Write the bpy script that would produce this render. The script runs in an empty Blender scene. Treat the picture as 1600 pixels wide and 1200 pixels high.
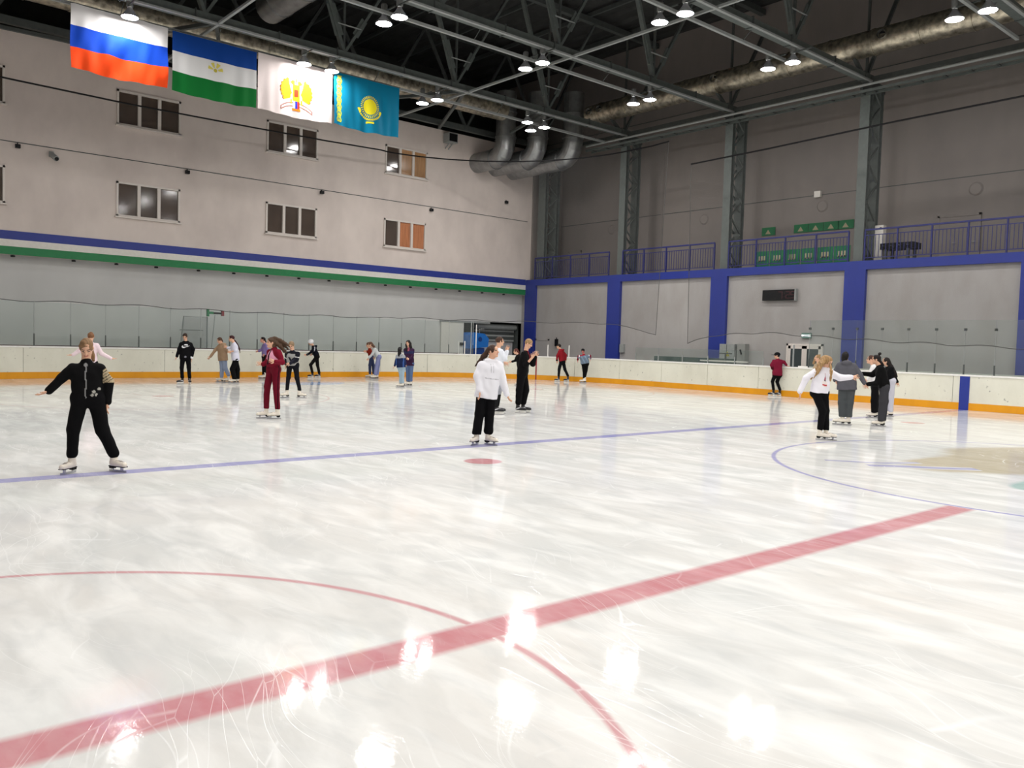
import bpy, bmesh, math, random
import numpy as np
from mathutils import Vector, Matrix
random.seed(5); rs = np.random.RandomState(7)
sc = bpy.context.scene
COL = sc.collection
R = math.radians

# ------------------------------------------------------------------ camera, world, exposure
cam_d = bpy.data.cameras.new('camera'); cam = bpy.data.objects.new('camera', cam_d); COL.objects.link(cam)
cam_d.sensor_width = 36.0; cam_d.lens = 1307.08 / 1600 * 36.0; cam_d.clip_start = .05; cam_d.clip_end = 300
CX, CY, CZ = .233, -3.883, 1.7549
_yaw, _pitch, _roll = .8608, -.0490, .0291
_f = Vector((math.cos(_pitch)*math.cos(_yaw), math.cos(_pitch)*math.sin(_yaw), math.sin(_pitch)))
_r = Vector((math.sin(_yaw), -math.cos(_yaw), 0)); _u = _r.cross(_f)
_r2 = math.cos(_roll)*_r + math.sin(_roll)*_u; _u2 = -math.sin(_roll)*_r + math.cos(_roll)*_u
_m = Matrix((_r2, _u2, -_f)).transposed().to_4x4(); _m.translation = (CX, CY, CZ)
cam.matrix_world = _m
sc.camera = cam
world = bpy.data.worlds.new('world'); sc.world = world; world.use_nodes = True
world.node_tree.nodes['Background'].inputs[0].default_value = (.55, .58, .62, 1)
world.node_tree.nodes['Background'].inputs[1].default_value = .02
sc.view_settings.view_transform = 'Standard'; sc.view_settings.look = 'None'
sc.view_settings.gamma = 1; sc.view_settings.use_curve_mapping = False
sc.view_settings.exposure = 0.0
LAMP = 222.0      # radiance of the high-bay lamp lenses
sc.cycles.use_light_tree = True
sc.cycles.max_bounces = 7; sc.cycles.diffuse_bounces = 4; sc.cycles.glossy_bounces = 3
sc.cycles.transparent_max_bounces = 16
sc.cycles.sample_clamp_indirect = 6

# ------------------------------------------------------------------ helpers
def lin(c):
    c = c/255.
    return c/12.92 if c <= .04045 else ((c+.055)/1.055)**2.4
def rgb(r, g, b): return (lin(r), lin(g), lin(b), 1)
MATS = {}
def mat(name, color, rough=.6, metal=0., bump=0., scale=20., var=0., stretch=(1, 1, 1), spec=.5, emit=None, estr=0):
    m = bpy.data.materials.new(name); m.use_nodes = True; nt = m.node_tree; N = nt.nodes; L = nt.links
    b = N['Principled BSDF']
    b.inputs['Base Color'].default_value = color; b.inputs['Roughness'].default_value = rough
    b.inputs['Metallic'].default_value = metal; b.inputs['Specular IOR Level'].default_value = spec
    if emit: b.inputs['Emission Color'].default_value = emit; b.inputs['Emission Strength'].default_value = estr
    if bump or var:
        tc = N.new('ShaderNodeTexCoord'); mp = N.new('ShaderNodeMapping'); mp.inputs['Scale'].default_value = stretch
        no = N.new('ShaderNodeTexNoise'); no.inputs['Scale'].default_value = scale; no.inputs['Detail'].default_value = 5
        L.new(tc.outputs['Object'], mp.inputs[0]); L.new(mp.outputs[0], no.inputs['Vector'])
        if var:
            rp = N.new('ShaderNodeValToRGB'); c = color
            rp.color_ramp.elements[0].position = .3; rp.color_ramp.elements[1].position = .7
            rp.color_ramp.elements[0].color = tuple(x*(1-var) for x in c[:3])+(1,)
            rp.color_ramp.elements[1].color = tuple(min(1, x*(1+var)) for x in c[:3])+(1,)
            L.new(no.outputs['Fac'], rp.inputs[0]); L.new(rp.outputs[0], b.inputs['Base Color'])
        if bump:
            bp = N.new('ShaderNodeBump'); bp.inputs['Strength'].default_value = bump; bp.inputs['Distance'].default_value = .02
            L.new(no.outputs['Fac'], bp.inputs['Height']); L.new(bp.outputs[0], b.inputs['Normal'])
    MATS[name] = m; return m
def attrmat(name, rough=.8, bump=.15, scale=120., sss=0., spec=.12):
    m = mat(name, (.5, .5, .5, 1), rough, 0, bump, scale, spec=spec); nt = m.node_tree
    a = nt.nodes.new('ShaderNodeAttribute'); a.attribute_name = 'col'
    nt.links.new(a.outputs['Color'], nt.nodes['Principled BSDF'].inputs['Base Color'])
    if sss:
        nt.nodes['Principled BSDF'].inputs['Subsurface Weight'].default_value = sss
        nt.nodes['Principled BSDF'].inputs['Subsurface Radius'].default_value = (.02, .008, .004)
    return m

class MB:
    """collects boxes, tubes, discs; build() links them as one mesh object"""
    def __init__(s): s.v = []; s.f = []; s.mi = []
    def add(s, vs, fs, mi=0):
        n = len(s.v); s.v += [tuple(v) for v in vs]; s.f += [tuple(n+i for i in f) for f in fs]; s.mi += [mi]*len(fs)
    def box(s, a, b, mi=0):
        x0, y0, z0 = [min(p, q) for p, q in zip(a, b)]; x1, y1, z1 = [max(p, q) for p, q in zip(a, b)]
        s.add([(x0,y0,z0),(x1,y0,z0),(x1,y1,z0),(x0,y1,z0),(x0,y0,z1),(x1,y0,z1),(x1,y1,z1),(x0,y1,z1)],
              [(0,3,2,1),(4,5,6,7),(0,1,5,4),(1,2,6,5),(2,3,7,6),(3,0,4,7)], mi); return s
    def bar(s, p, q, w, h=None, mi=0, up=(0,0,1)):
        h = h or w; p = Vector(p); q = Vector(q); d = (q-p).normalized(); u = Vector(up)
        if abs(d.dot(u)) > .97: u = Vector((1, 0, 0))
        a = d.cross(u).normalized(); b = a.cross(d).normalized()
        vs = [e + a*sx*w/2 + b*sy*h/2 for e in (p, q) for sx, sy in ((-1,-1),(1,-1),(1,1),(-1,1))]
        s.add(vs, [(0,1,2,3),(7,6,5,4),(0,4,5,1),(1,5,6,2),(2,6,7,3),(3,7,4,0)], mi); return s
    def tube(s, pts, r, n=12, mi=0, cap=True):
        pts = [Vector(p) for p in pts]; rr = r if isinstance(r, (list, tuple)) else [r]*len(pts)
        rings = []; ref = None
        for i, p in enumerate(pts):
            d = (pts[min(i+1, len(pts)-1)] - pts[max(i-1, 0)]).normalized()
            if ref is None:
                ref = Vector((0, 0, 1)) if abs(d.z) < .9 else Vector((1, 0, 0))
            a = d.cross(ref).normalized(); b = a.cross(d).normalized(); ref = b
            rings.append([p + (a*math.cos(t)+b*math.sin(t))*rr[i] for t in [2*math.pi*k/n for k in range(n)]])
        vs = [v for g in rings for v in g]; fs = []
        for i in range(len(pts)-1):
            for k in range(n):
                fs.append((i*n+k, i*n+(k+1) % n, (i+1)*n+(k+1) % n, (i+1)*n+k))
        if cap: fs += [tuple(range(n))[::-1], tuple((len(pts)-1)*n+k for k in range(n))]
        s.add(vs, fs, mi); return s
    def lathe(s, prof, c=(0,0,0), n=20, mi=0):
        c = Vector(c); vs = [c+Vector((r*math.cos(2*math.pi*k/n), r*math.sin(2*math.pi*k/n), z)) for r, z in prof for k in range(n)]
        fs = [(i*n+k, i*n+(k+1) % n, (i+1)*n+(k+1) % n, (i+1)*n+k) for i in range(len(prof)-1) for k in range(n)]
        s.add(vs, fs, mi); return s
    def mesh(s, name, mats, smooth=False):
        me = bpy.data.meshes.new(name); me.from_pydata(s.v, [], s.f)
        for m in (mats if isinstance(mats, (list, tuple)) else [mats]): me.materials.append(m)
        if any(s.mi): me.polygons.foreach_set('material_index', s.mi)
        if smooth:
            me.polygons.foreach_set('use_smooth', [True]*len(s.f))
            try: me.set_sharp_from_angle(angle=R(35))
            except Exception: pass
        me.update(); return me
    def build(s, name, mats, parent=None, smooth=False, loc=None):
        return link(name, s.mesh(name, mats, smooth), parent, loc)
def link(name, data, parent=None, loc=None):
    o = bpy.data.objects.new(name, data); COL.objects.link(o)
    if parent: o.parent = parent
    if loc: o.location = loc
    return o
def tag(o, label=None, cat=None, group=None, kind=None):
    if label: o['label'] = label
    if cat: o['category'] = cat
    if group: o['group'] = group
    if kind: o['kind'] = kind
    return o
def thing(name, label, cat, loc=(0,0,0), rz=0, group=None):
    o = bpy.data.objects.new(name, None); COL.objects.link(o); o.location = loc; o.rotation_euler = (0, 0, rz)
    o.empty_display_size = .1
    return tag(o, label, cat, group)
def copy_tree(o, parent=None):
    c = o.copy(); COL.objects.link(c); c.parent = parent
    for ch in list(o.children): copy_tree(ch, c)
    return c

# ------------------------------------------------------------------ materials
def ice_mat(name, paint=None, strength=.62, frost=.35):
    m = bpy.data.materials.new(name); m.use_nodes = True; nt = m.node_tree; N = nt.nodes; L = nt.links
    b = N['Principled BSDF']; geo = N.new('ShaderNodeNewGeometry')
    def noise(scale, det, stretch=(1, 1, 1), rot=0, dist=0):
        mp = N.new('ShaderNodeMapping'); mp.inputs['Scale'].default_value = stretch; mp.inputs['Rotation'].default_value = (0, 0, rot)
        n = N.new('ShaderNodeTexNoise'); n.inputs['Scale'].default_value = scale; n.inputs['Detail'].default_value = det
        n.inputs['Distortion'].default_value = dist
        L.new(geo.outputs['Position'], mp.inputs[0]); L.new(mp.outputs[0], n.inputs['Vector']); return n
    def ramp(src, p0, p1, c0=0, c1=1):
        r = N.new('ShaderNodeMapRange'); r.inputs[1].default_value = p0; r.inputs[2].default_value = p1
        r.inputs[3].default_value = c0; r.inputs[4].default_value = c1; L.new(src, r.inputs[0]); return r.outputs[0]
    def math_(op, a, b_):
        x = N.new('ShaderNodeMath'); x.operation = op
        for i, q in enumerate((a, b_)):
            if isinstance(q, (int, float)): x.inputs[i].default_value = q
            else: L.new(q, x.inputs[i])
        return x.outputs[0]
    def mix(f, a, b_):
        x = N.new('ShaderNodeMix'); x.data_type = 'RGBA'
        for i, q in ((0, f), (6, a), (7, b_)):
            if isinstance(q, (int, float, tuple)): x.inputs[i].default_value = q
            else: L.new(q, x.inputs[i])
        return x.outputs[2]
    def scratch(scale, rot, stretch, w):
        mp = N.new('ShaderNodeMapping'); mp.inputs['Scale'].default_value = stretch; mp.inputs['Rotation'].default_value = (0, 0, rot)
        dn = N.new('ShaderNodeTexNoise'); dn.inputs['Scale'].default_value = .35; L.new(geo.outputs['Position'], dn.inputs['Vector'])
        ad = N.new('ShaderNodeVectorMath'); ad.operation = 'MULTIPLY_ADD'; L.new(dn.outputs['Color'], ad.inputs[0])
        ad.inputs[1].default_value = (2.2, 2.2, 0); L.new(geo.outputs['Position'], ad.inputs[2])
        L.new(ad.outputs[0], mp.inputs[0])
        v = N.new('ShaderNodeTexVoronoi'); v.feature = 'DISTANCE_TO_EDGE'; v.inputs['Scale'].default_value = scale
        L.new(mp.outputs[0], v.inputs['Vector']); return ramp(v.outputs['Distance'], 0, w, 1, 0)
    s1 = scratch(3.1, .5, (1, .16, 1), .009); s2 = scratch(2.7, -.7, (1, .2, 1), .008); s3 = scratch(4.3, 1.9, (1, .14, 1), .008)
    gate = ramp(noise(.8, 3).outputs['Fac'], .42, .62)
    sc_ = math_('MULTIPLY', math_('MAXIMUM', math_('MAXIMUM', s1, s2), s3), gate)
    cloud = ramp(noise(.45, 6, (1, 1, 1)).outputs['Fac'], .35, .68)
    streak = ramp(noise(2.6, 6, (1, .3, 1), .9, .8).outputs['Fac'], .42, .66)
    base = mix(cloud, (.66, .672, .655, 1), (.72, .705, .67, 1))
    base = mix(math_('MULTIPLY', streak, .66), base, (.90, .905, .88, 1))
    dark = ramp(noise(3.4, 6, (1, .4, 1), 2.2, 1.2).outputs['Fac'], .46, .70)
    base = mix(math_('MULTIPLY', dark, .34), base, (.50, .52, .52, 1))
    if paint:
        at = N.new('ShaderNodeAttribute'); at.attribute_name = 'edge'
        k = math_('MULTIPLY', at.outputs['Fac'], strength)
        grain = ramp(noise(9, 5, (1, .5, 1), .6).outputs['Fac'], .3, .75, 1.0, .82)
        base = mix(math_('MULTIPLY', k, grain), base, paint)
    base = mix(math_('MULTIPLY', sc_, .42), base, (.93, .94, .93, 1))
    L.new(base, b.inputs['Base Color'])
    rr = math_('ADD', ramp(noise(3.2, 5, (1, .35, 1), .7, .5).outputs['Fac'], .3, .7, .03, .10), math_('MULTIPLY', sc_, .15))
    L.new(rr, b.inputs['Roughness'])
    b.inputs['IOR'].default_value = 1.31; b.inputs['Specular IOR Level'].default_value = .14
    bp = N.new('ShaderNodeBump'); bp.inputs['Strength'].default_value = .2; bp.inputs['Distance'].default_value = .002
    h = math_('ADD', noise(34, 6, (1, .4, 1), .6).outputs['Fac'], math_('MULTIPLY', sc_, .6))
    L.new(h, bp.inputs['Height']); L.new(bp.outputs[0], b.inputs['Normal'])
    return m

def stained(name, c, c2, scale=1.2, stretch=(1, 1, .25), rough=.75, amt=.5, spots=None, wear=0):
    m = bpy.data.materials.new(name); m.use_nodes = True; nt = m.node_tree; N = nt.nodes; L = nt.links; b = N['Principled BSDF']
    geo = N.new('ShaderNodeNewGeometry'); mp = N.new('ShaderNodeMapping'); mp.inputs['Scale'].default_value = stretch
    n = N.new('ShaderNodeTexNoise'); n.inputs['Scale'].default_value = scale; n.inputs['Detail'].default_value = 8; n.inputs['Roughness'].default_value = .6
    L.new(geo.outputs['Position'], mp.inputs[0]); L.new(mp.outputs[0], n.inputs['Vector'])
    r = N.new('ShaderNodeMapRange'); r.inputs[1].default_value = .4; r.inputs[2].default_value = .75; r.inputs[4].default_value = amt
    L.new(n.outputs['Fac'], r.inputs[0])
    x = N.new('ShaderNodeMix'); x.data_type = 'RGBA'; x.inputs[6].default_value = c; x.inputs[7].default_value = c2
    L.new(r.outputs[0], x.inputs[0]); out = x.outputs[2]
    if spots:
        n2 = N.new('ShaderNodeTexNoise'); n2.inputs['Scale'].default_value = 9; n2.inputs['Detail'].default_value = 6
        L.new(geo.outputs['Position'], n2.inputs['Vector'])
        r2 = N.new('ShaderNodeMapRange'); r2.inputs[1].default_value = .66; r2.inputs[2].default_value = .74; r2.inputs[4].default_value = .7
        L.new(n2.outputs['Fac'], r2.inputs[0])
        y = N.new('ShaderNodeMix'); y.data_type = 'RGBA'; L.new(r2.outputs[0], y.inputs[0]); L.new(out, y.inputs[6]); y.inputs[7].default_value = spots
        out = y.outputs[2]
    L.new(out, b.inputs['Base Color']); b.inputs['Roughness'].default_value = rough
    bp = N.new('ShaderNodeBump'); bp.inputs['Strength'].default_value = .12; bp.inputs['Distance'].default_value = .01
    L.new(n.outputs['Fac'], bp.inputs['Height']); L.new(bp.outputs[0], b.inputs['Normal'])
    return m

def sheet_mat(name, color, alpha, gloss=0., rough=.05):
    """thin see-through sheet: transparent + a little diffuse + fresnel gloss"""
    m = bpy.data.materials.new(name); m.use_nodes = True; nt = m.node_tree; N = nt.nodes; L = nt.links
    N.remove(N['Principled BSDF']); out = N['Material Output']
    t = N.new('ShaderNodeBsdfTransparent'); t.inputs[0].default_value = (.93, .955, .945, 1) if gloss else (1, 1, 1, 1)
    d = N.new('ShaderNodeBsdfDiffuse'); d.inputs[0].default_value = color
    x = N.new('ShaderNodeMixShader')
    n = N.new('ShaderNodeTexNoise'); n.inputs['Scale'].default_value = 1.3
    g = N.new('ShaderNodeNewGeometry'); L.new(g.outputs['Position'], n.inputs['Vector'])
    r = N.new('ShaderNodeMapRange'); r.inputs[3].default_value = alpha*.7; r.inputs[4].default_value = alpha*1.3; L.new(n.outputs['Fac'], r.inputs[0])
    L.new(r.outputs[0], x.inputs[0]); L.new(t.outputs[0], x.inputs[1]); L.new(d.outputs[0], x.inputs[2]); res = x.outputs[0]
    if gloss:
        gl = N.new('ShaderNodeBsdfGlossy'); gl.inputs['Roughness'].default_value = rough
        fr = N.new('ShaderNodeFresnel'); fr.inputs[0].default_value = 1.35
        y = N.new('ShaderNodeMixShader'); L.new(fr.outputs[0], y.inputs[0]); L.new(res, y.inputs[1]); L.new(gl.outputs[0], y.inputs[2]); res = y.outputs[0]
    L.new(res, out.inputs['Surface']); return m

M_ice = ice_mat('ice')
M_red = ice_mat('ice_red_line', (.50, .045, .085, 1), .70)
M_redthin = ice_mat('ice_red_circle', (.50, .06, .10, 1), .62)
M_redfar = ice_mat('ice_faint_red', (.62, .30, .32, 1), .45)
M_blue = ice_mat('ice_blue_line', (.13, .12, .50, 1), .66)
M_crease = ice_mat('ice_crease_blue', (.28, .46, .80, 1), .8)
M_tan = ice_mat('ice_logo_tan', (.46, .38, .22, 1), .8)
M_teal = ice_mat('ice_logo_teal', (.20, .45, .36, 1), .6)
M_conc = mat('concrete_floor', rgb(120, 120, 118), .8, 0, .2, 3, .15)
M_wall = stained('end_wall_paint', rgb(224, 212, 204), rgb(190, 178, 172), .7, (1, 1, .6), amt=.55)
M_lowwall = stained('lower_wall_paint', rgb(208, 208, 206), rgb(186, 186, 184), .7, (1, 1, .5), amt=.5)
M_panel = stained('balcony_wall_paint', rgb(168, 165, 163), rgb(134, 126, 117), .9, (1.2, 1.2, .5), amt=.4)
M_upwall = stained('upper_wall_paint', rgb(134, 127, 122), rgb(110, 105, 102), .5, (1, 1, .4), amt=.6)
M_bluep = stained('blue_paint', rgb(30, 50, 142), rgb(22, 40, 118), .8, amt=.4, rough=.5)
M_greenp = mat('green_paint', rgb(8, 122, 66), .55, 0, .05, 10, .08)
M_whitep = mat('white_paint', rgb(226, 222, 214), .55, 0, .05, 10, .04)
M_board = stained('board_plastic', rgb(222, 221, 206), rgb(196, 194, 178), .9, (1, 1, .7), .45, .6, spots=rgb(120, 120, 116))
M_kick = stained('yellow_plastic', rgb(222, 152, 12), rgb(196, 128, 6), 2, amt=.5, rough=.4)
M_cap = mat('cap_plastic', rgb(232, 231, 226), .4, 0, .05, 8, .05)
M_steel = mat('steel_green_grey', rgb(92, 99, 96), .55, .0, .15, 6, .12)
M_steelL = mat('steel_light', rgb(150, 154, 152), .5, .0, .1, 8, .08)
M_steelD = mat('steel_dark', rgb(74, 79, 77), .6, 0, .1, 6, .12)
M_deck = mat('roof_deck', rgb(48, 49, 48), .8, 0, .1, 2, .2)
M_duct = mat('duct_foil', rgb(176, 168, 150), .34, .85, 1.0, 5, .5)  # foil highlights partly painted: base colour mottled light and dark
M_duct2 = mat('duct_sheet_metal', rgb(150, 152, 152), .33, .85, .1, 3, .2)
M_black = mat('black_plastic', rgb(16, 16, 18), .5, 0, .05, 40, .1, spec=.2)
M_railb = mat('rail_blue', rgb(30, 36, 104), .45, 0, .05, 30, .08)
M_glass = sheet_mat('rink_glass', (.55, .62, .60, 1), .05, .5)
M_net = sheet_mat('net_mesh', (.06, .06, .06, 1), .13)
M_rope = mat('net_rope', rgb(70, 70, 68), .9, 0, .1, 60, .1)
M_frame = mat('window_frame_white', rgb(222, 214, 206), .45, 0, .03, 20, .04)
M_pane = mat('window_pane_dark', rgb(82, 70, 62), .08, 0, .02, 2, .2)
M_paneW = mat('window_pane_curtain', rgb(176, 134, 92), .2, 0, .05, 3, .2, (6, 1, .4))
M_paneO = mat('window_pane_orange', rgb(186, 122, 84), .2, 0, .05, 3, .2, (6, 1, .4))
M_lens = mat('lamp_lens', (1, 1, 1, 1), .3, emit=(1.0, .972, .945, 1), estr=LAMP)
M_refl = mat('lamp_reflector', rgb(200, 200, 205), .35, .6, .05, 12, .05)
M_lampbox = mat('lamp_ballast', rgb(120, 122, 120), .5, .2, .05, 12, .1)
# ------------------------------------------------------------------ rink geometry numbers
XF, YE, CR = 29.15, 29.7, 8.2          # far board face, end board face, corner radius
XN = -.45                               # near board face
YB = 7.156                              # blue line
XM = 15.0                               # rink axis
XW, YW = 31.0, 31.0                     # balcony wall face, end wall face
XU = 33.5                               # upper wall behind balcony
YC = [5.95, 12.05, 18.15, 24.25, 30.2]  # column rows
YBACK = -34.0; XNEAR = -9.0; ZR = 17.2

# ice
b = MB(); b.add([(XN-.3, -30, 0), (XF+.3, -30, 0), (XF+.3, YE+.3, 0), (XN-.3, YE+.3, 0)], [(0, 1, 2, 3)])
floor = tag(b.build('floor', M_ice), 'white scratched ice sheet with painted red and blue hockey markings', kind='structure')
def marking(name, pts, w, m, z=.0015, soft=.02, closed=False, label=None):
    n = len(pts); V = []; F = []; E = []
    for i, p in enumerate(pts):
        p = Vector(p); a = Vector(pts[(i-1) % n] if (closed or i) else pts[i]); c = Vector(pts[(i+1) % n] if (closed or i < n-1) else pts[i])
        d = (c-a).normalized(); nn = Vector((-d.y, d.x))
        for o_, e in ((-w/2-soft, 0), (-w/2+soft, 1), (w/2-soft, 1), (w/2+soft, 0)):
            q = p+nn*o_; V.append((q.x, q.y, z)); E.append(e)
    for i in range(n if closed else n-1):
        j = (i+1) % n
        for k in range(3): F.append((i*4+k, i*4+k+1, j*4+k+1, j*4+k)[::-1])
    me = bpy.data.meshes.new(name); me.from_pydata(V, [], F); me.materials.append(m)
    at = me.attributes.new('edge', 'FLOAT', 'POINT'); at.data.foreach_set('value', E); me.update()
    o = link(name, me, floor)
    if label: o['label'] = label
    return o
def blob(name, ctr, fn, m, z=.0015, n=48, soft=.04, label=None):
    """filled outline around ctr with soft rim"""
    V = [(ctr[0], ctr[1], z)]; E = [1]; F = []
    for k in range(n):
        t = 2*math.pi*k/n; x, y = fn(t); r = math.hypot(x, y) or 1
        V += [(ctr[0]+x*(1-soft/r), ctr[1]+y*(1-soft/r), z), (ctr[0]+x, ctr[1]+y, z)]; E += [1, 0]
    for k in range(n):
        j = (k+1) % n; F += [(0, 1+2*k, 1+2*j), (1+2*k, 2+2*k, 2+2*j, 1+2*j)]
    me = bpy.data.meshes.new(name); me.from_pydata(V, [], F); me.materials.append(m)
    me.attributes.new('edge', 'FLOAT', 'POINT').data.foreach_set('value', E); me.update()
    o = link(name, me, floor)
    if label: o['label'] = label
    return o
def arc(cx, cy, r, a0, a1, n): return [(cx+r*math.cos(R(a0+(a1-a0)*i/n)), cy+r*math.sin(R(a0+(a1-a0)*i/n))) for i in range(n+1)]
marking('center_line', [(XN, 0), (3, 0), (XM-4.5, 0)], .30, M_red, .0004, .035)
marking('center_line', [(XM+4.5, 0), (XF, 0)], .30, M_red, .0004, .035)
marking('blue_line', [(XN, YB), (10, YB), (20, YB), (XF, YB)], .30, M_blue, .0004, .02)
marking('referee_crease', arc(.41, 0, 3.0, -90, -2.4, 40), .055, M_redthin, .0006, .014)
marking('referee_crease', arc(.41, 0, 3.0, 2.9, 90, 40), .055, M_redthin, .0006, .014)
marking('center_circle', arc(XM, 0, 4.47, 0, 359, 140), .07, M_blue, .0007, .014, True)
marking('goal_line', [(1.6, 26.), (28.4, 26.)], .05, M_redfar, .0005, .01)
for sx, fx in ((8., 8.), (22., 22.)):
    marking('face_off_circle', arc(sx, 20, 4.5, 0, 359, 120), .06, M_redfar, .0006, .015, True)
    blob('face_off_spot', (sx, 20), lambda t: (.30*math.cos(t), .30*math.sin(t)), M_redthin, .0006, 32, .03)
    for sy in (-1, 1):
        for q in (-1, 1):
            x0 = sx+q*.45; y0 = 20+sy*.9
            marking('face_off_tick', [(x0, 20+sy*.4), (x0+q*.9, 20+sy*.4)], .05, M_redfar, .0007, .01)
            marking('face_off_tick', [(x0, 20+sy*.4), (x0, y0+sy*.3)], .05, M_redfar, .0008, .01)
for sx in (7.93, 22.1):
    blob('face_off_spot', (sx, 5.68), lambda t: (.30*math.cos(t), .30*math.sin(t)), M_red, .0005, 40, .04)
blob('goal_crease', (15, 26), lambda t: (1.8*math.cos(t), -max(0, math.sin(t))*1.9+.05), M_crease, .0003, 64, .03)
# sponsor emblem painted in the centre circle: tan field, two blue strokes, teal foot
blob('ice_logo_field', (16.2, 1.3), lambda t: (2.9*math.cos(t)*(1+.12*math.sin(3*t)), 1.35*math.sin(t)*(1+.15*math.cos(5*t))), M_tan, .0003, 90, .35, 'faded tan emblem field')
marking('ice_logo_stroke', [(12.95, 3.05), (13.25, 2.65), (13.5, 2.35), (14.1, 2.05)], .10, M_blue, .0008, .05, label='blue upper stroke')
marking('ice_logo_stroke', [(13.0, 2.35), (13.4, 2.0), (13.75, 1.6), (14.2, 1.2)], .20, M_blue, .0009, .07, label='blue lower stroke')
blob('ice_logo_foot', (13.3, .05), lambda t: (.75*math.cos(t), .34*math.sin(t)), M_teal, .0005, 40, .12, 'teal patch')

# concrete apron around the ice, roof and the unseen walls that close the hall
b = MB(); b.box((XNEAR, YBACK, -.05), (XN-.3, 37, -.01)); b.box((XF+.3, YBACK, -.05), (34, 37, -.01)); b.box((XN-.3, YE+.3, -.05), (XF+.3, 37, -.01)); b.box((XN-.3, YBACK, -.05), (XF+.3, -30, -.01))
tag(b.build('floor_apron', M_conc), 'grey concrete apron around the rink', kind='structure')
b = MB(); b.box((XNEAR-.3, YBACK, -.05), (XNEAR, 37, ZR)); tag(b.build('wall_near', M_wall), kind='structure')
b = MB(); b.box((XNEAR, YBACK-.3, -.05), (34, YBACK, ZR)); tag(b.build('wall_back', M_wall), kind='structure')
# roof: corrugated deck
b = MB(); x = XNEAR
while x < 34:
    b.add([(x, YBACK, ZR), (x+.35, YBACK, ZR), (x+.45, YBACK, ZR+.12), (x+.8, YBACK, ZR+.12), (x+.9, YBACK, ZR), (x, 37, ZR), (x+.35, 37, ZR), (x+.45, 37, ZR+.12), (x+.8, 37, ZR+.12), (x+.9, 37, ZR)],
          [(0, 5, 6, 1), (1, 6, 7, 2), (2, 7, 8, 3), (3, 8, 9, 4)]); x += .9
ceiling = tag(b.build('ceiling', M_deck), 'dark corrugated steel roof deck', kind='structure')
b = MB(); b.box((XNEAR, 36, 12), (34, 36.3, ZR)); tag(b.build('wall_gable', M_deck), kind='structure')
b = MB(); b.box((XNEAR, 31.3, 12.25), (34, 36, 12.35)); tag(b.build('trim_1', M_deck), kind='structure')

# ------------------------------------------------------------------ end wall (left in the photo)
b = MB()
wins = [(3.6, 9.72), (3.6, 6.22), (9.74, 9.72), (9.76, 6.22), (15.83, 9.72), (15.83, 6.22), (21.79, 9.72), (21.81, 6.22), (-2.5, 9.72), (-2.5, 6.22)]
WW, WH = 2.42, 1.34
# build the wall around the window openings, column by column
xs = sorted(set(round(w[0], 2) for w in wins)); cols = {-2.5: -2.5, 3.6: 3.6, 9.75: 9.75, 15.83: 15.83, 21.8: 21.8}
edges = [XNEAR]
for c in sorted(cols): edges += [c, c+WW]
edges += [XW+1.2]
for i in range(len(edges)-1):
    a, c = edges[i], edges[i+1]
    if i % 2 == 0: b.box((a, YW, 4.42), (c, YW+.3, 12.35))
    else:
        for z0, z1 in ((4.42, 6.22), (6.22+WH, 9.72), (9.72+WH, 12.35)): b.box((a, YW, z0), (c, YW+.3, z1))
wall_end = tag(b.build('wall_end', M_wall), 'pale end wall with two rows of windows above painted stripes', kind='structure')
b = MB(); b.box((XNEAR, YW+.012, 8.43), (XW, YW-.012, 8.46)); b.build('wall_seam', M_steelD, wall_end)
for nm, z0, z1, m in (('blue_stripe', 4.96, 5.27, M_bluep), ('white_stripe', 4.71, 4.96, M_whitep), ('green_stripe', 4.42, 4.71, M_greenp)):
    b = MB(); b.box((XNEAR, YW-.02, z0), (XW-.02, YW+.01, z1)); b.build(nm, m, wall_end)
b = MB(); b.box((XNEAR, YW+.45, -.05), (27.1, YW+.7, 4.6)); b.box((27.1, YW+.45, 2.86), (34, YW+.7, 4.6)); b.box((31.15, YW+.45, 0), (34, YW+.7, 2.86))
b.box((XNEAR, YW+.3, 4.42), (34, YW+.5, 4.6))
wl = tag(b.build('wall_end_lower', M_lowwall), 'recessed lower part of the end wall behind the glass', kind='structure')
for x in [1.2, 2.9, 4.6, 6.3, 8.31, 9.83, 11.33, 13.03, 14.53, 16.02, 17.54, 19.05, 20.56, 22.09, 23.54, 25.1, 26.6, 28.1, 29.6]:
    b = MB(); b.lathe([(.001, 0), (.07, 0), (.08, .05), (.05, .07), (.001, .07)], (x, YW+.2, 4.345), 10)
    tag(b.build('soffit_fixture', M_black), 'small dark round fixture in the row under the green stripe', 'light fixture', 'fixtures under the green stripe')
wn = 0
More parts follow.
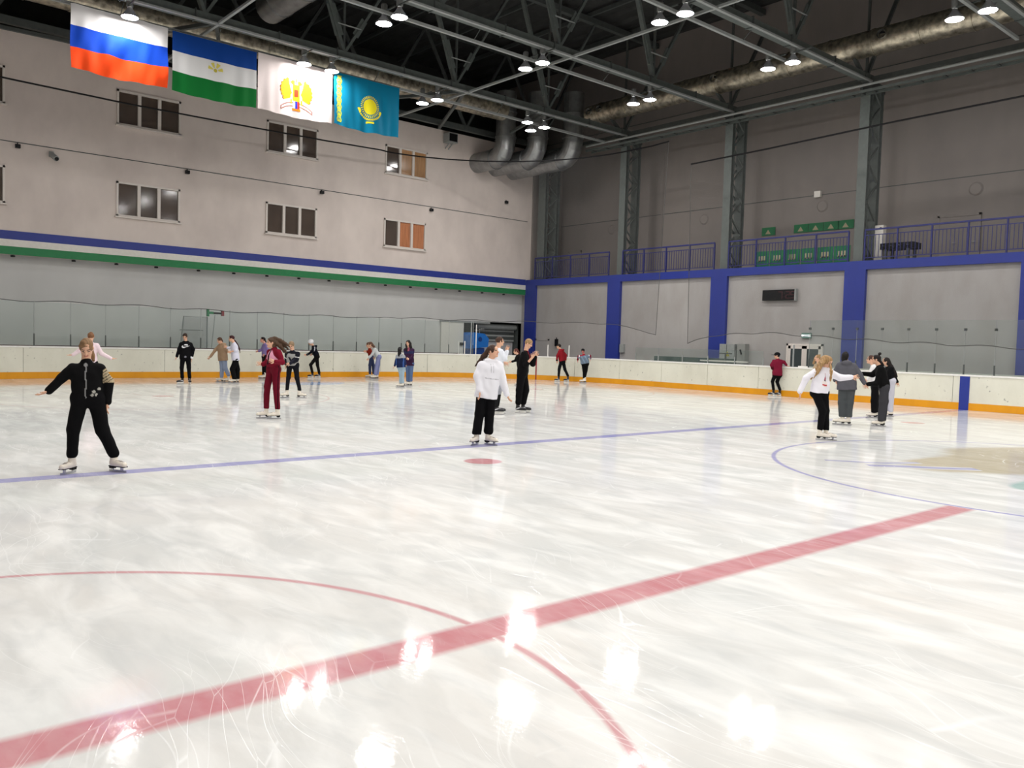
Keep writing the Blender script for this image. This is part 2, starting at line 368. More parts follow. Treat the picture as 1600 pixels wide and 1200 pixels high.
for x0, z0 in wins:
    if x0 < 0: continue
    wn += 1
    x0 = min(cols, key=lambda c: abs(c-x0))
    lab = '%s row window, %s' % ('upper' if z0 > 9 else 'lower', {3.6: 'cut by the left edge of the photo', 9.75: 'below the striped flag at left', 15.83: 'in the middle of the end wall', 21.8: 'nearest the hall corner with tan curtains'}[x0])
    w = MB(); f = .075
    w.box((x0, YW-.05, z0), (x0+WW, YW+.08, z0+f)); w.box((x0, YW-.05, z0+WH-f), (x0+WW, YW+.08, z0+WH))
    w.box((x0, YW-.05, z0), (x0+f, YW+.08, z0+WH)); w.box((x0+WW-f, YW-.05, z0), (x0+WW, YW+.08, z0+WH))
    fr = tag(w.build('window_%d' % wn, M_frame), 'white framed three-pane window, '+lab, kind='structure')
    w = MB(); w.box((x0-.05, YW-.12, z0-.05), (x0+WW+.05, YW+.02, z0)); w.build('window_sill', M_frame, fr)
    for k in range(3):
        a = x0+f+k*(WW-2*f)/3; c = a+(WW-2*f)/3
        if k: w = MB(); w.box((a-.06, YW-.06, z0+f), (a+.06, YW+.07, z0+WH-f)); w.build('mullion', M_frame, fr)
        w = MB(); w.box((a, YW+.03, z0+f), (c, YW+.04, z0+WH-f))
        pm = M_pane if (x0 < 20 or k == 0) else (M_paneW if z0 > 9 else M_paneO)
        w.build('pane', pm, fr)
# opening for the ice machine, with a rolled shutter, and the sliding leaf beside it
b = MB(); b.box((27.1, 36.5, 0), (31.15, 36.6, 3)); b.box((27.0, YW+.7, 0), (27.1, 36.6, 3)); b.box((31.15, YW+.7, 0), (31.25, 36.6, 3)); b.box((27.1, YW+.7, 2.9), (31.15, 36.6, 3))
tag(b.build('wall_garage', M_steelD), 'dark garage recess behind the end boards', kind='structure')
t = thing('roller_shutter', 'grey slatted roller shutter half raised in the garage opening', 'shutter', (28.4, YW+.9, 0))
b = MB(); b.tube([(-.1, 0, 2.62), (2.7, 0, 2.62)], .16, 14); b.build('shutter_roll', M_steelL, t, True)
for k in range(5):
    b = MB(); b.box((-.1, .1, 2.34-k*.13), (2.7, .15, 2.45-k*.13)); b.build('slat', M_steelD if k % 2 else M_steelL, t)
b = MB(); b.box((-.1, .2, 0), (2.7, .28, 1.8)); b.build('shutter_curtain', mat('curtain_grey', rgb(186, 186, 188), .8, 0, .1, 3, .1), t)
t = thing('sliding_gate_leaf', 'flat light grey sliding gate leaf left of the garage opening', 'gate', (25.6, YW+.35, 0))
b = MB(); b.box((0, 0, .1), (1.45, .06, 2.75)); b.build('leaf', M_whitep, t)
b = MB(); b.box((-.1, -.03, 2.75), (3.2, .03, 2.85)); b.build('track', M_steelL, t)
b = MB(); b.box((1.2, -.06, 1.55), (1.42, 0, 1.7)); b.build('lock_box', M_black, t)
# ice resurfacer
t = thing('ice_resurfacer', 'bright blue ice resurfacing machine parked in the garage opening', 'vehicle', (27.75, YW+.2, 0))
Mblue = mat('machine_blue', rgb(24, 110, 196), .35, 0, .03, 10, .06); Mbd = mat('machine_blue_dark', rgb(14, 60, 130), .4, 0, .03, 10, .06)
b = MB(); b.box((-.62, -.45, .45), (.25, 1.2, 1.45)); b.build('chassis', Mbd, t)
b = MB(); v = [(-.66, -.5, 1.4), (.45, -.5, 1.5), (.5, -.5, 1.95), (.2, -.5, 2.2), (-.5, -.5, 2.25), (-.66, -.5, 2.1)]
b.add(v+[(p[0], 1.2, p[2]) for p in v], [(5, 4, 3, 2, 1, 0), (6, 7, 8, 9, 10, 11)]+[(i, (i+1) % 6, 6+(i+1) % 6, 6+i) for i in range(6)]); b.build('snow_tank', Mblue, t)
b = MB(); b.tube([(-.1, -.52, 1.9), (-.1, -.46, 1.9)], .13, 14); b.build('intake', Mbd, t)
b = MB(); b.tube([(0, -.3, 2.2), (.02, -.3, 2.42), (.3, -.3, 2.44)], .03, 8); b.build('hose', M_lampbox, t)
for s in (-.45, .15):
    b = MB(); b.tube([(s, -.55, .35), (s, -.3, .35)], .34, 18); b.build('wheel', M_black, t, True)
# wall-mounted small things
def wallbox(name, lab, cat, x, z, w, h, d, m, grp=None):
    b = MB(); b.box((-w/2, -d, -h/2), (w/2, 0, h/2)); b.bar((0, 0, h/2), (0, -d*.3, h/2+.05), .03)
    return tag(b.build(name, m, loc=(x, YW-.005, z)), lab, cat, grp)
for x, z, w in ((6.41, 8.3, 'farthest left under the seam'), (12.44, 8.3, 'between the left and middle window columns'), (18.47, 8.32, 'between the middle and right window columns'), (24.51, 8.28, 'right of the last window column'), (29.39, 9.3, 'by the hall corner above the seam')):
    wallbox('wall_sensor', 'tiny black sensor on the end wall, '+w, 'sensor', x, z, .16, .13, .14, M_black)
t = thing('security_camera', 'grey bullet security camera on bracket left of the lower windows', 'camera', (7.5, YW, 8.05))
b = MB(); b.box((-.08, -.06, .05), (.08, 0, .25)); b.bar((0, -.03, .15), (.02, -.25, .1), .05); b.build('bracket', M_steelL, t)
b = MB(); b.tube([(-.02, -.15, .12), (.08, -.45, -.06)], .1, 12); b.build('camera_body', M_steelL, t, True)
b = MB(); b.tube([(.08, -.45, -.06), (.09, -.48, -.08)], .07, 12); b.build('lens', M_black, t)
t = thing('loudspeaker', 'grey box loudspeaker on bracket high in the end wall near the ducts', 'loudspeaker', (25.4, YW, 11.75))
b = MB(); b.box((-.28, -.55, -.05), (.28, -.1, .42)); b.build('cabinet', M_steelL, t)
b = MB(); b.box((-.24, -.57, 0), (.24, -.55, .37)); b.build('grille', M_black, t)
b = MB(); b.bar((-.1, 0, -.3), (-.1, -.4, -.05), .04); b.bar((.1, 0, -.3), (.1, -.4, -.05), .04); b.build('bracket', M_steelL, t)

# ------------------------------------------------------------------ balcony wall (right in the photo)
b = MB(); b.box((XW+.15, YBACK, -.05), (XW+.3, YW+.7, 5.2)); wall_r = tag(b.build('wall_right', M_panel), 'pale plaster wall bays under the balcony', kind='structure')
b = MB(); b.box((XW, YBACK, 4.92), (XW+.15, YW, 5.25)); b.build('balcony_edge', M_bluep, wall_r)
PIL = [30.62, 24.42, 18.23, 12.03, 5.9, -.2, -6.3, -12.4, -18.5, -24.6, -30.7]
for y in PIL:
    b = MB(); b.box((XW, y-.42, 0), (XW+.15, y+.42, 4.92)); b.build('pilaster', M_bluep, wall_r)
b = MB(); b.box((XW+.15, YBACK, 4.95), (XU, YW, 5.0)); tag(b.build('floor_balcony', M_conc), 'concrete balcony floor', kind='structure')
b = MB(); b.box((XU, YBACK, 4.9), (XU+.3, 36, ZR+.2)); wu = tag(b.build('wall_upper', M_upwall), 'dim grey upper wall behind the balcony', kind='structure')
b = MB(); b.box((XU-.012, YBACK, 8.42), (XU, 36, 8.45)); b.box((XU-.012, YBACK, 13.2), (XU, 36, 13.23)); b.build('wall_seam', M_steelD, wu)
for y in (23.6,):
    b = MB(); b.box((XU-.02, y-.04, 5), (XU, y+.04, 11.5)); b.build('vertical_conduit', M_upwall, wu)
b = MB(); b.box((XW+.3, 30.9, 5.0), (XU, 31.0, 12.3)); tag(b.build('wall_corner', M_upwall), kind='structure')
for i, y in enumerate((8.8, 14.9, 21.0, 27.0)):
    b = MB(); b.lathe([(.001, .05), (.2, .05), (.26, 0)], n=20); o = b.build('wall_vent', M_upwall, loc=(XU, y, 7.95)); o.rotation_euler = (0, -math.pi/2, 0)
    tag(o, 'round blanked vent on the upper wall, ' + ['in the bay farthest right', 'above the row of green banners', 'in the bay left of the green banners', 'in the bay next to the hall corner'][i], 'vent')
b = MB(); b.box((-.14, -.14, -.12), (.0, .14, .14)); tag(b.build('wall_siren', M_whitep, loc=(XU, 15.1, 8.45)), 'small white box on the upper wall above a round vent', 'siren')
def ydoor(n, x, y0, y1, z0, z1, m, mg=None, leaves=1, lab=''):
    b = MB(); b.box((x-.06, y0, z0), (x, y0+.08, z1)); b.box((x-.06, y1-.08, z0), (x, y1, z1)); b.box((x-.06, y0, z1-.08), (x, y1, z1))
    d = tag(b.build('door_%d' % n, m), lab, kind='structure')
    w = (y1-y0-.16)/leaves
    for k in range(leaves):
        a = y0+.08+k*w; b = MB()
        if mg:
            b.box((x-.05, a, z0), (x-.01, a+.11, z1-.08)); b.box((x-.05, a+w-.11, z0), (x-.01, a+w, z1-.08)); b.box((x-.05, a, z0), (x-.01, a+w, z0+.5)); b.box((x-.05, a, z1-.2), (x-.01, a+w, z1-.08)); b.build('door_leaf', m, d)
            b = MB(); b.box((x-.035, a+.11, z0+.5), (x-.025, a+w-.11, z1-.2)); b.build('door_glass', mg, d)
        else: b.box((x-.04, a, z0), (x-.005, a+w, z1-.08)); b.build('door_leaf', m, d)
        b = MB(); b.tube([(x-.1, a+.06, z0+1), (x-.1, a+.18, z0+1)], .015, 8); b.build('door_handle', M_steelL, d)
    return d
M_dglass = mat('door_glass_dark', rgb(64, 72, 74), .08, 0, .02, 2, .1)
ydoor(1, XW+.15, 13.25, 14.85, 0, 2.06, M_frame, M_dglass, 2, 'white glazed double door under the lit exit sign')
ydoor(2, XW+.15, 29.1, 30.15, 0, 2.02, M_panel, None, 1, 'plain service door beside the corner pilaster')
ydoor(3, XU, 8.55, 10.1, 5.0, 7.06, M_upwall, None, 2, 'grey double door at the back of the balcony')
ydoor(4, XU, 29.2, 30.2, 5.0, 7.0, M_upwall, None, 1, 'dim door at the corner end of the balcony')
# exit sign
t = thing('exit_sign', 'small glowing exit sign above the glazed double door', 'sign', (XW+.15, 13.98, 2.38))
b = MB(); b.box((-.08, -.2, -.09), (0, .2, .12)); b.build('housing', mat('sign_green', rgb(96, 130, 120), .4, 0, .03, 20, .05), t)
b = MB(); b.box((-.09, -.16, -.03), (-.08, .16, .05)); b.build('lit_panel', mat('sign_light', (1, 1, 1, 1), .4, emit=(.55, .8, .85, 1), estr=.5), t)
for s in (-.17, .15):
    b = MB(); b.box((-.1, s-.035, -.03), (-.09, s+.035, .05)); b.build('lamp', mat('sign_spot', (1, 1, 1, 1), .4, emit=(.9, 1, 1, 1), estr=1.4), t)
# score clock with dim seven-segment digits reading 7:25
t = thing('score_clock', 'black digital clock with dim red digits on the wall bay', 'clock', (XW+.15, 15.25, 4.04))
b = MB(); b.box((-.16, -.76, -.22), (0, .76, .22)); b.build('case', M_black, t)
b = MB(); b.box((-.17, -.78, -.24), (0, -.72, .24)); b.build('end_plate', M_steelL, t)
M_dig = mat('dim_digit', rgb(60, 14, 20), .5, 0, .02, 30, .05, emit=(.25, .02, .04, 1), estr=.05)
SEG = {'7': 'abc', '2': 'abged', '5': 'afgcd'}
def digit(ch, y, w=.16, h=.26):
    b = MB(); th = .028; g = {'a': ((0, h/2), (w, h/2)), 'g': ((0, 0), (w, 0)), 'd': ((0, -h/2), (w, -h/2)), 'f': ((0, 0), (0, h/2)), 'b': ((w, 0), (w, h/2)), 'e': ((0, 0), (0, -h/2)), 'c': ((w, 0), (w, -h/2))}
    for s in SEG[ch]:
        (p0, q0), (p1, q1) = g[s]; b.box((-.168, y-min(p0, p1)+th/2, min(q0, q1)-th/2), (-.16, y-max(p0, p1)-th/2, max(q0, q1)+th/2))
    b.build('digit', M_dig, t)
digit('7', .0); digit('2', -.34); digit('5', -.56)
b = MB(); b.box((-.168, -.24, .05), (-.16, -.27, .08)); b.box((-.168, -.24, -.08), (-.16, -.27, -.05)); b.build('colon', M_dig, t)
# electric cabinets, wall phone
t = thing('electric_cabinet', 'light grey electric cabinet with yellow warning triangle beside blue pilaster', 'cabinet', (XW+.15, 17.35, 0))
b = MB(); b.box((-.35, -.2, .1), (0, .55, 1.98)); b.build('cabinet_body', M_steelL, t)
b = MB(); b.box((-.37, .18, .12), (-.35, .19, 1.96)); b.build('door_seam', M_steelD, t)
b = MB(); b.add([(-.356, .02, 1.45), (-.356, .26, 1.45), (-.356, .14, 1.68)], [(0, 1, 2)]); b.build('warning_triangle', mat('warning_yellow', rgb(196, 190, 60), .5, 0, .02, 20, .05), t)
b = MB(); b.add([(-.3575, .05, 1.467), (-.3575, .23, 1.467), (-.3575, .14, 1.64)], [(0, 1, 2)]); b.add([(-.359, .075, 1.482), (-.359, .205, 1.482), (-.359, .14, 1.606)], [(0, 1, 2)], 1)
b.box((-.361, .13, 1.50), (-.36, .15, 1.57)); b.build('warning_mark', [M_black, MATS['warning_yellow']], t)
t = thing('fuse_cabinet', 'narrow grey cabinet with dark handle right of the electric cabinet', 'cabinet', (XW+.15, 16.85, 0))
b = MB(); b.box((-.3, -.2, .1), (0, .2, 2.0)); b.build('cabinet_body', mat('cab_grey', rgb(140, 142, 138), .5, 0, .03, 20, .05), t)
b = MB(); b.bar((-.33, -.05, 1.55), (-.33, .02, 1.75), .05); b.build('handle', M_black, t)
b = MB(); b.box((-.12, -.13, -.2), (0, .13, .2)); tag(b.build('junction_box', M_steelL, loc=(XW+.15, 23.8, 1.65)), 'grey junction box on the wall right of the second pilaster', 'box')
b = MB(); b.box((-.1, -.09, -.2), (0, .09, .18)); b.bar((-.05, 0, .18), (-.05, 0, .26), .03); tag(b.build('wall_phone', M_black, loc=(XW+.15, 28.5, 1.85)), 'black wall phone behind the boy in the red jacket', 'phone')
# low bench furniture dimly seen behind the far boards
t = thing('players_bench', 'dark low bench behind the low glass of the far boards', 'bench', (30.2, 19.8, 0))
b = MB(); b.box((-.2, -3, .42), (.2, 1.4, .47)); b.build('seat', M_steelD, t)
for y in (-2.8, -.8, 1.2):
    b = MB(); b.box((-.15, y-.04, 0), (.15, y+.04, .42)); b.build('leg', M_steelD, t)
b = MB(); b.box((.2, -3, .6), (.26, 1.4, 1.35)); b.build('backrest', mat('bench_dark_green', rgb(46, 70, 66), .6, 0, .03, 20, .05), t)
t = thing('gate_rail', 'white horizontal rail on a post behind the far boards by the cabinet', 'rail', (29.75, 16.9, 0))
b = MB(); b.box((-.04, -1.15, 1.22), (.04, 1.2, 1.28)); b.build('rail', M_whitep, t)
b = MB(); b.box((-.04, -.1, -.01), (.04, -.02, 1.22)); b.box((-.03, -.35, 1.55), (.03, .25, 1.6)); b.box((-.03, -.08, 1.28), (.03, -.04, 1.58)); b.build('post', M_steelD, t)

# ------------------------------------------------------------------ balcony railings, one per bay
bayn = ['second from the hall corner', 'in front of the green banners', 'farthest right in the photo', 'right of the photo frame']
def railing(y0, y1, lab):
    t = thing('balcony_railing', lab, 'railing', (XW+.12, (y0+y1)/2, 5.25)); yo = (y0+y1)/2
    b = MB(); b.box((-.035, y0-yo, 1.14), (.035, y1-yo, 1.2)); b.build('handrail', M_railb, t)
    b = MB(); b.box((-.015, y0-yo, .95), (.015, y1-yo, .98)); b.build('upper_rail', M_railb, t)
    b = MB(); b.box((-.015, y0-yo, .1), (.015, y1-yo, .13)); b.build('lower_rail', M_railb, t)
    n = max(2, round((y1-y0)/1.28))
    for k in range(n+1):
        y = y0+(y1-y0)*k/n-yo; b = MB(); b.box((-.025, y-.025, -.02), (.025, y+.025, 1.16)); b.build('rail_post', M_railb, t)
    b = MB(); y = y0+.08
    while y < y1:
        b.box((-.008, y-yo-.009, .11), (.008, y-yo+.009, .96)); y += .135
    tag(b.build('balusters', M_railb, t), kind='stuff')
railing(24.9, 30.4, 'blue steel balcony railing in the bay next to the hall corner')
railing(18.6, 24.0, 'blue steel balcony railing in the bay second from the hall corner')
railing(12.4, 17.85, 'blue steel balcony railing in front of the green banners')
railing(5.6, 11.75, 'blue steel balcony railing farthest right in the photo')

# green banners
M_ban = mat('banner_green', rgb(10, 108, 62), .7, 0, .06, 8, .15); M_band = mat('banner_print', rgb(170, 160, 130), .7, 0, .02, 30, .1); M_ban2 = mat('banner_print_dark', rgb(70, 90, 150), .7, 0, .02, 30, .1)
for i, y in enumerate((17.1, 15.5, 14.8, 14.1, 13.45)):
    t = thing('wall_banner', 'green banner with pale triangle on the upper wall, ' + ['standing apart at left', 'first of the joined four', 'second of the joined four', 'third of the joined four', 'last, beside the column'][i], 'banner', (XU-.02, y, 6.9), 0, 'green banners on the upper wall')
    b = MB(); b.box((-.02, 0, 0), (0, .68, .36)); b.build('cloth', M_ban, t)
    b = MB(); b.add([(-.023, .5, .06), (-.023, .22, .06), (-.023, .36, .26)], [(0, 1, 2)]); b.build('triangle', M_band, t)
for i in range(6):
    y = 16.68-.712*(i+1)
    t = thing('rail_banner', 'green banner behind the railing, ' + ['leftmost of six', 'second from left of six', 'third from left of six', 'fourth from left of six', 'fifth from left of six', 'rightmost of six, by the column'][i], 'banner', (XW+.34, y, 5.01), 0, 'green banners behind the railing')
    b = MB(); b.box((-.02, .02, 0), (0, .69, .91)); b.build('cloth', M_ban, t)
    b = MB()
    for k in range(3): b.box((-.026, .2+k*.12, .49), (-.02, .27+k*.12, .71)); b.box((-.026, .2+k*.12, .49), (-.02, .3+k*.12, .53))
    b.build('print', M_band, t)
    b = MB(); b.box((-.026, .12, .34), (-.02, .5, .39)); b.build('print_line', M_ban2, t)
t = thing('football_table', 'dark tabletop football game standing on the balcony', 'game table', (32.1, 10.85, 5.0))
b = MB(); b.box((-.35, -.62, .72), (.35, .62, .95)); b.build('play_box', M_black, t)
for sx in (-.28, .28):
    for sy in (-.42, .42):
        b = MB(); b.box((sx-.05, sy-.05, 0), (sx+.05, sy+.05, .72)); b.build('leg', M_steelD, t)
b = MB(); b.box((-.25, -.4, .3), (.25, .4, .34)); b.build('shelf', M_whitep, t)
for k in range(4):
    b = MB(); b.tube([(-.5, -.45+.3*k, .84), (.5, -.45+.3*k, .84)], .012, 6); b.build('rod', M_steelL, t)
b = MB(); b.box((-.12, -.22, 0), (.12, .22, 1.7)); b.box((-.13, -.15, 1.55), (-.12, -.08, 1.62), 1); tag(b.build('vending_column', [M_whitep, M_black], loc=(32.2, 11.75, 5.0)), 'tall narrow white cabinet on the balcony beside the column', 'cabinet')
b = MB(); b.lathe([(.001, .0), (.3, 0), (.36, .08), (.34, .2), (.001, .24)], n=20); o = b.build('tyre_pouf', M_black, loc=(32.1, 7.9, 5.0)); o.scale = (1, 1.1, 1.4); tag(o, 'low black round pouf on the balcony right of the game table', 'pouf')

# ------------------------------------------------------------------ columns
for i, y in enumerate(YC[:4]+[30.1]):
    t = thing('steel_column', 'tall grey lattice column on the balcony edge, ' + ['right of the photo frame', 'beside the game table, farthest right', 'left of the green banners', 'second from the hall corner', 'in the hall corner beneath the ducts'][i], 'column', (XW+.2, y, 5.2))
    hh = 6.85; w = .19 if i < 4 else .28
    for nm, x0 in (('front_post', 0), ('rear_post', .85)):
        b = MB(); b.box((x0, -w, 0), (x0+.03, w, hh)); b.box((x0+.2, -w, 0), (x0+.23, w, hh)); b.box((x0+.03, -.03, 0), (x0+.2, .03, hh)); b.build(nm, M_steel, t)
    for k in range(9):
        z = .2+k*.74
        for sy in (-1, 1):
            b = MB(); b.bar((.2, sy*w*.8, z+(.0 if k % 2 else .6)), (.87, sy*w*.8, z+(.6 if k % 2 else .0)), .06); b.build('lattice_brace', M_steel, t)
    b = MB(); b.box((-.06, -w-.06, -.02), (1.12, w+.06, .03)); b.build('base_plate', M_steelD, t)
    b = MB(); b.box((-.02, -w-.03, hh-.3), (1.1, w+.03, hh)); b.build('cap_plate', M_steelD, t)
b = MB(); b.box((XW+.25, YBACK, 12.05), (XW+.4, 31, 12.2)); tag(b.build('eave_beam', M_steelD), 'dark horizontal beam joining the column heads', 'beam')
t = thing('cable_ladder', 'long horizontal cable ladder with bright tube in front of the columns', 'cable tray', (30.75, 0, 11.5))
b = MB(); b.tube([(0, -20, .28), (0, 26.4, .28)], .05, 8); b.build('tube', M_steelL, t)
for x in (-.02, .4):
    b = MB(); b.box((x-.025, -20, 0), (x+.025, 26.4, .1)); b.build('side_rail', M_steel, t)
y = -2.
while y < 26.3:
    b = MB(); b.box((-.02, y-.04, .02), (.4, y+.04, .06)); b.build('rung', M_steelD, t); y += .85
for y in YC[:4]:
    b = MB(); b.bar((.1, y, .05), (.55, y, .05), .08); b.bar((0, y, .28), (.5, y, .1), .05); b.build('bracket', M_steelD, t)

# ------------------------------------------------------------------ roof trusses
NX = [31.2-5.15*k for k in range(7)]
def truss(y, lab, full=True):
    t = thing('roof_truss', lab, 'truss', (0, y, 12.15))
    b = MB(); b.box((-2.6, -.13, -.13), (31.5, .13, .15)); b.build('bottom_chord', M_steel, t)
    b = MB(); b.box((-2.6, -.30, -.2), (31.1, -.2, -.14)); b.build('cable_channel', M_steelL, t)
    b = MB(); b.box((-2.6, -.12, 4.6), (33.4, .12, 4.85)); b.build('top_chord', M_steelD, t)
    for i, x in enumerate(NX):
        if i:
            b = MB(); b.bar((x, 0, .1), (x-.37*4.6, 0, 4.65), .19, .12); b.build('diagonal', M_steel, t)
            b = MB(); b.bar((x-.37*.55, -.02, .7), (x-.37*1.55, -.02, 1.75), .36, .03, up=(0, 1, 0)); b.build('gusset_plate', M_steel, t)
        b = MB(); b.bar((x, 0, .1), (x+.62*4.6, 0, 4.65) if x+.62*4.6 < 33.4 else (33.4, 0, .1+(33.4-x)/.62), .13, .1); b.build('diagonal', M_steel, t)
        b = MB(); b.bar((x, 0, .1), (x, 0, 4.65), .08); b.build('vertical', M_steelD, t)
        if i:
            b = MB(); b.bar((x+.62*.75, -.02, .85), (x+.62*1.35, -.02, 1.5), .26, .03, up=(0, 1, 0)); b.build('gusset_plate', M_steel, t)
            b = MB(); b.bar((x-.4, -.06, 1.12), (x+.68, -.06, 1.12), .035); b.build('link_rod', M_steelL, t)
        for xf in (x-.33, x-2.58): b = MB(); b.box((xf-.02, -.16, -.16), (xf+.02, .16, .2)); b.build('joint_flange', M_steelD, t)
    return t
for y, l in ((-6.15, 'behind the camera'), (-.1, 'nearly overhead'), (5.95, 'entering the photo at the top right corner'), (12.05, 'ending at the column by the game table'), (18.15, 'ending at the column left of the green banners'), (24.25, 'the one the flags hang below')):
    truss(y, 'grey-green steel roof truss, '+l)
t = thing('wall_truss', 'dark edge truss above the end wall', 'truss', (0, 30.3, 12.5))
b = MB(); b.box((-2.6, -.1, -.16), (31.4, .1, .1)); b.build('bottom_chord', M_steelD, t)
b = MB(); b.box((-2.6, -.1, 4.2), (33.4, .1, 4.4)); b.build('top_chord', M_steelD, t)
for i, x in enumerate(NX):
    b = MB(); b.bar((x, 0, 0), (x-2.5, 0, 4.2), .12); b.build('diagonal', M_steelD, t)
    b = MB(); b.bar((x, 0, 0), (min(x+2.5, 33.3), 0, 4.2), .12); b.build('diagonal', M_steelD, t)
for i, (x, nm) in enumerate(((21.42, 'through the middle of the hall'), (11.0, 'behind the blue, white and green flag'))):
    b = MB(); b.box((x-.045, -6.1, 11.98), (x+.045, 30.3, 12.06)); tag(b.build('tie_bar', M_steelL), 'long slender tie bar under the trusses, '+nm, 'tie bar')
for i, (p, q_, nm) in enumerate((((11, 24.25), (8.4, 30.3), 'left of the flag gap'), ((11, 24.25), (13.6, 30.3), 'above the emblem flag'), ((21.4, 24.25), (18.6, 30.3), 'right of the teal flag'), ((21.4, 24.25), (24.4, 30.3), 'before the ducts'), ((5.8, 24.25), (3.0, 30.3), 'at the upper left corner'), ((3.2, 30.2), (8.4, 30.2), 'lying along the end wall'), ((25.9, 24.25), (28.0, 30.3), 'between the ducts'))):
    b = MB(); b.bar((p[0], p[1], 12.1), (q_[0], q_[1], 12.2), .12); tag(b.build('roof_brace', M_steelD), 'diagonal roof brace near the end wall, '+nm, 'brace')
k = 0
for x in np.arange(-1, 34, 2.95):
    k += 1
    b = MB(); b.box((x-.05, -12, 17.0), (x+.05, 36, 17.18)); tag(b.build('purlin', M_steelD), 'dark roof purlin under the corrugated deck', 'purlin', 'roof purlins')

# ------------------------------------------------------------------ ducts
def duct(name, lab, pts, r, m, ringstep=1.25, smooth=True, cat='duct'):
    t = thing(name, lab, cat, pts[0]); o = Vector(pts[0]); P = [Vector(p)-o for p in pts]
    b = MB(); b.tube(P, r, 24); b.build('duct_body', m, t, True)
    d = (P[-1]-P[0]); L_ = d.length; d.normalize(); s = ringstep*.5
    if len(P) == 2:
        while s < L_:
            b = MB(); b.tube([d*(s-.03), d*(s+.03)], r+.025, 24); b.build('duct_ring', m, t, True); s += ringstep
    return t
t = duct('supply_duct', 'big foil-wrapped duct running above the columns on the right', [(30.3, 25.75, 13.1), (30.3, -8, 13.1)], .46, M_duct, 1.7)
for y in (24.7, 18.07, 25.4, 10.86, 4.4):
    b = MB(); c = Vector((-.42, y-25.75, .05)); b.tube([c+Vector((.1, 0, 0)), c+Vector((-.13, -.02, 0))], [.13, .16], 14, cap=False); b.tube([c+Vector((-.02, 0, 0)), c+Vector((-.03, 0, 0))], .12, 14, 1); b.build('air_nozzle', [M_duct2, M_black], t, True)
for y in (12.05, 18.15, 24.25):
    b = MB(); b.bar((-.1, y-25.75, -.4), (.7, y-25.75, -.95), .12); b.build('hanger', M_steelD, t)
duct('foil_duct', 'foil-wrapped duct running behind the flags', [(-3, 28.3, 13.15), (26.8, 28.3, 13.15)], .5, M_duct, 1.4)
duct('return_duct', 'large capped sheet-metal duct end above the emblem flag', [(13.6, 25.9, 13.75), (13.6, 4.0, 13.75)], .55, M_duct2, 1.9)
for i, (x, y) in enumerate(((27.35, 28.7), (28.55, 27.65), (29.8, 26.4))):
    pts = [(x, 31.0, 11.05), (x, y+.75, 11.05)]
    for k in range(1, 5):
        a = R(90*k/4); pts.append((x, y+.75-.75*math.sin(a), 11.05+.75*(1-math.cos(a))))
    pts.append((x, y, 14.2))
    t = thing('elbow_duct', 'silver duct elbow dropping from the roof into the end wall, ' + ['leftmost of three', 'middle of three', 'rightmost of three'][i], 'duct', (x, y, 11))
    b = MB(); b.tube([Vector(p)-Vector((x, y, 11)) for p in pts], .5, 24); me = b.mesh('duct_body', M_duct2, True); me.set_sharp_from_angle(angle=R(15)); link('duct_body', me, t)
    for z in (1.0, 2.2):
        b = MB(); b.lathe([(.5, -.03), (.54, -.03), (.54, .03), (.5, .03)], (0, 0, z), 24); b.build('duct_ring', M_duct2, t, True)
    b = MB(); b.tube([(0, .72, .05), (0, .80, .05)], .54, 24); b.build('duct_ring', M_duct2, t, True)

# ------------------------------------------------------------------ high-bay lamps and their channels
def make_lamp(lab, group=None):
    t = thing('pendant_lamp', lab, 'lamp', (0, 0, 0), 0, group)
    b = MB(); b.lathe([(.001, .62), (.07, .62), (.1, .58), (.1, .34), (.07, .3), (.001, .3)], n=14); b.build('ballast_housing', M_lampbox, t, True)
    b = MB(); b.lathe([(.07, .3), (.09, .24), (.16, .14), (.25, .03), (.26, 0), (.245, 0), (.15, .12), (.08, .22)], n=22); b.build('reflector', M_refl, t, True)
    b = MB(); b.lathe([(.24, .012), (.17, -.012), (.001, -.02)], n=20); b.build('lens', M_lens, t, True)
    b = MB(); b.bar((.06, .0, .325), (.06, .72, .325), .04); b.build('arm', M_steelD, t)
    return t
ZL = 11.5
proto = None
vis = {(25.9, 5.85): 'far right of the photo, nearer of its pair', (25.9, 6.75): 'far right of the photo, farther of its pair',
 (20.1, 11.95): 'top centre right, nearer of its pair', (20.1, 12.9): 'top centre right, farther of its pair',
 (26.0, 12.0): 'before the big right duct, nearer of its pair', (26.0, 12.95): 'before the big right duct, farther of its pair',
 (26.0, 18.25): 'by the right duct left end, nearer of its pair', (26.0, 19.1): 'by the right duct left end, farther of its pair',
 (20.1, 18.1): 'in the centre of the roof, nearer of its pair', (20.1, 19.0): 'in the centre of the roof, farther of its pair',
 (14.25, 18.15): 'above the teal flag, nearer of its pair', (14.2, 18.95): 'above the teal flag, farther of its pair',
 (8.25, 24.15): 'hanging before the white, blue and red flag', (14.2, 24.3): 'before the emblem flag, on its left', (15.3, 24.3): 'between the emblem flag and the teal flag',
 (20.15, 24.45): 'right of the teal flag, nearer of its pair', (20.0, 25.3): 'right of the teal flag, farther of its pair',
 (24.95, 24.35): 'before the ducts, leftmost of three', (26.05, 24.45): 'before the ducts, rightmost of three', (26.0, 25.3): 'before the ducts, lowest of three'}
spots = [(x, y, l) for (x, y), l in vis.items()]
for y in (6.0, 12.0):
    for x in (2.3, 8.2, 14.2): spots += [(x, y, ''), (x, y+.9, '')]
for x in (2.3, 8.2): spots += [(x, 18.1, ''), (x, 19.0, '')]
spots += [(20.1, 5.9, ''), (20.1, 6.8, ''), (2.3, 24.2, '')]
